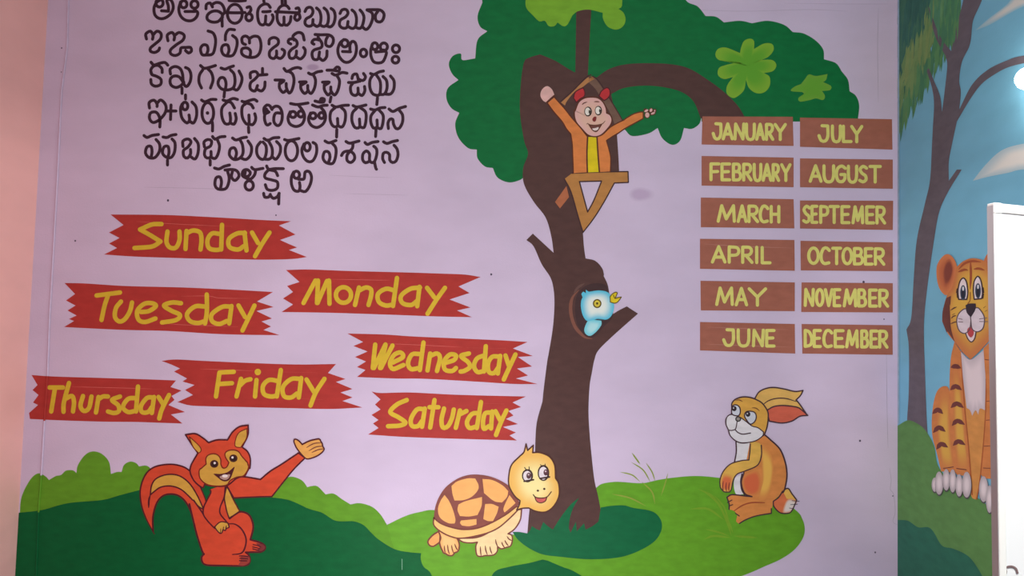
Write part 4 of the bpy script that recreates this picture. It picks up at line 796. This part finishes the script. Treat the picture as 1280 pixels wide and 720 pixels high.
slab('board_panel', 0.004, BW - 0.004, 0.004, BH - 0.004, 0.002, 0.011, m_white, wb)
slab('frame_rail', 0.0105, BW - 0.0105, 0.0, 0.0125, 0.0, BT, m_alu, wb, .0008)
slab('frame_rail', 0.0105, BW - 0.0105, BH - 0.0125, BH, 0.0, BT, m_alu, wb, .0008)
sr = slab('frame_rail', -0.0002, 0.0095, 0.014, BH - 0.014, 0.0003, BT, m_cap, wb, .0008)
slab('frame_rail', BW - 0.0095, BW + .0002, 0.014, BH - 0.014, 0.0003, BT, m_cap, wb, .0008)
slab('frame_edge', -0.0011, -0.0003, 0.003, BH, 0.0008, BT, m_edge, wb)
for a, b in [(-.0006, -.0006), (BW - .0105, -.0006), (-.0006, BH - .014), (BW - .0105, BH - .014)]:
    slab('corner_cap', a, a + 0.0112, b, b + 0.0146, -0.0006, BT + .0004, m_cap, wb, .0012)
# the start of a marker squiggle low on the board
mk_pts = smooth("@PX 1252,716 1254,712 1257,712.5 1258,716! 1256,711 1260,708.3 1266,708.3 1270,711 1272,717", False)
v = []; f = []
for i, (x, y) in enumerate(mk_pts):
    d = ray(x, y); t_ = (tlp + nb * 0.0006 - nb * 0.002 - CAM).dot(nb) / d.dot(nb); p = CAM + d * t_ + nb * 0.0004
    a, b = mk_pts[max(0, i - 1)], mk_pts[min(len(mk_pts) - 1, i + 1)]; L_ = math.dist(a, b) or 1
    ox_, oy_ = -(b[1] - a[1]) / L_, (b[0] - a[0]) / L_
    for s_ in (-1, 1): v.append(p + (rx_ * ox_ + dn * oy_) * s_ * 0.0014)
    if i: f.append((2 * i - 2, 2 * i - 1, 2 * i + 1, 2 * i))
mesh('marker_squiggle', v, f, plain('marker_ink', (128, 104, 104), .5), wb)
# easel legs down to the floor
def leg(name, p0, p1, r, mat, parent):
    p0 = Vector(p0); p1 = Vector(p1); ax = (p1 - p0).normalized(); s1 = ax.orthogonal().normalized(); s2 = ax.cross(s1)
    v = [p + (s1 * math.cos(k * math.pi / 4) + s2 * math.sin(k * math.pi / 4)) * r for p in (p0, p1) for k in range(8)]
    f = [(k, (k + 1) % 8, 8 + (k + 1) % 8, 8 + k) for k in range(8)] + [tuple(range(7, -1, -1)), tuple(range(8, 16))]
    return mesh(name, v, f, mat, parent)
for a in (0.12, BW - 0.12):
    q = bp(a, BH * .55, BT + .012)
    leg('leg', q, (q.x, q.y - 0.10, 0.0), 0.011, m_alu, wb)
    leg('leg', q, (q.x, q.y + 0.42, 0.0), 0.011, m_alu, wb)

# ------------------------------------------------------------------ glare spot on the blue wall, built as a glowing bulb
wp = on_x(1286, 98, XR - 0.055); wp.x = XR
lp = bpy.data.objects.new('wall_glare', None); C.objects.link(lp); lp.location = wp
tag(lp, 'white round glare spot shaped as a glowing bulb on the blue wall at the right edge', 'glare spot')
bpy.context.view_layer.update()
def lathe_x(name, prof, mat, parent, n=20):
    v = []; f = []
    for (dx, r) in prof:
        for k in range(n):
            a = 2 * math.pi * k / n; v.append((wp.x - dx, wp.y + r * math.cos(a), wp.z + r * math.sin(a)))
    for i in range(len(prof) - 1):
        for k in range(n): f.append((i * n + k, i * n + (k + 1) % n, (i + 1) * n + (k + 1) % n, (i + 1) * n + k))
    o = mesh(name, v, f, mat, parent)
    for p in o.data.polygons: p.use_smooth = True
    return o
lathe_x('glare_base', [(0, .0), (0, .034), (.010, .034), (.014, .022), (.026, .020), (.028, .0)], plain('white_plastic', (228, 228, 224), .4), lp)
lathe_x('bulb', [(.026 + .032 * (1 - math.cos(math.pi * k / 10)), max(.0005, .033 * math.sin(math.pi * k / 10))) for k in range(11)], plain('glare_glow', (255, 250, 240), .3, emit=40.0), lp)  # glowing ball added for the glare spot
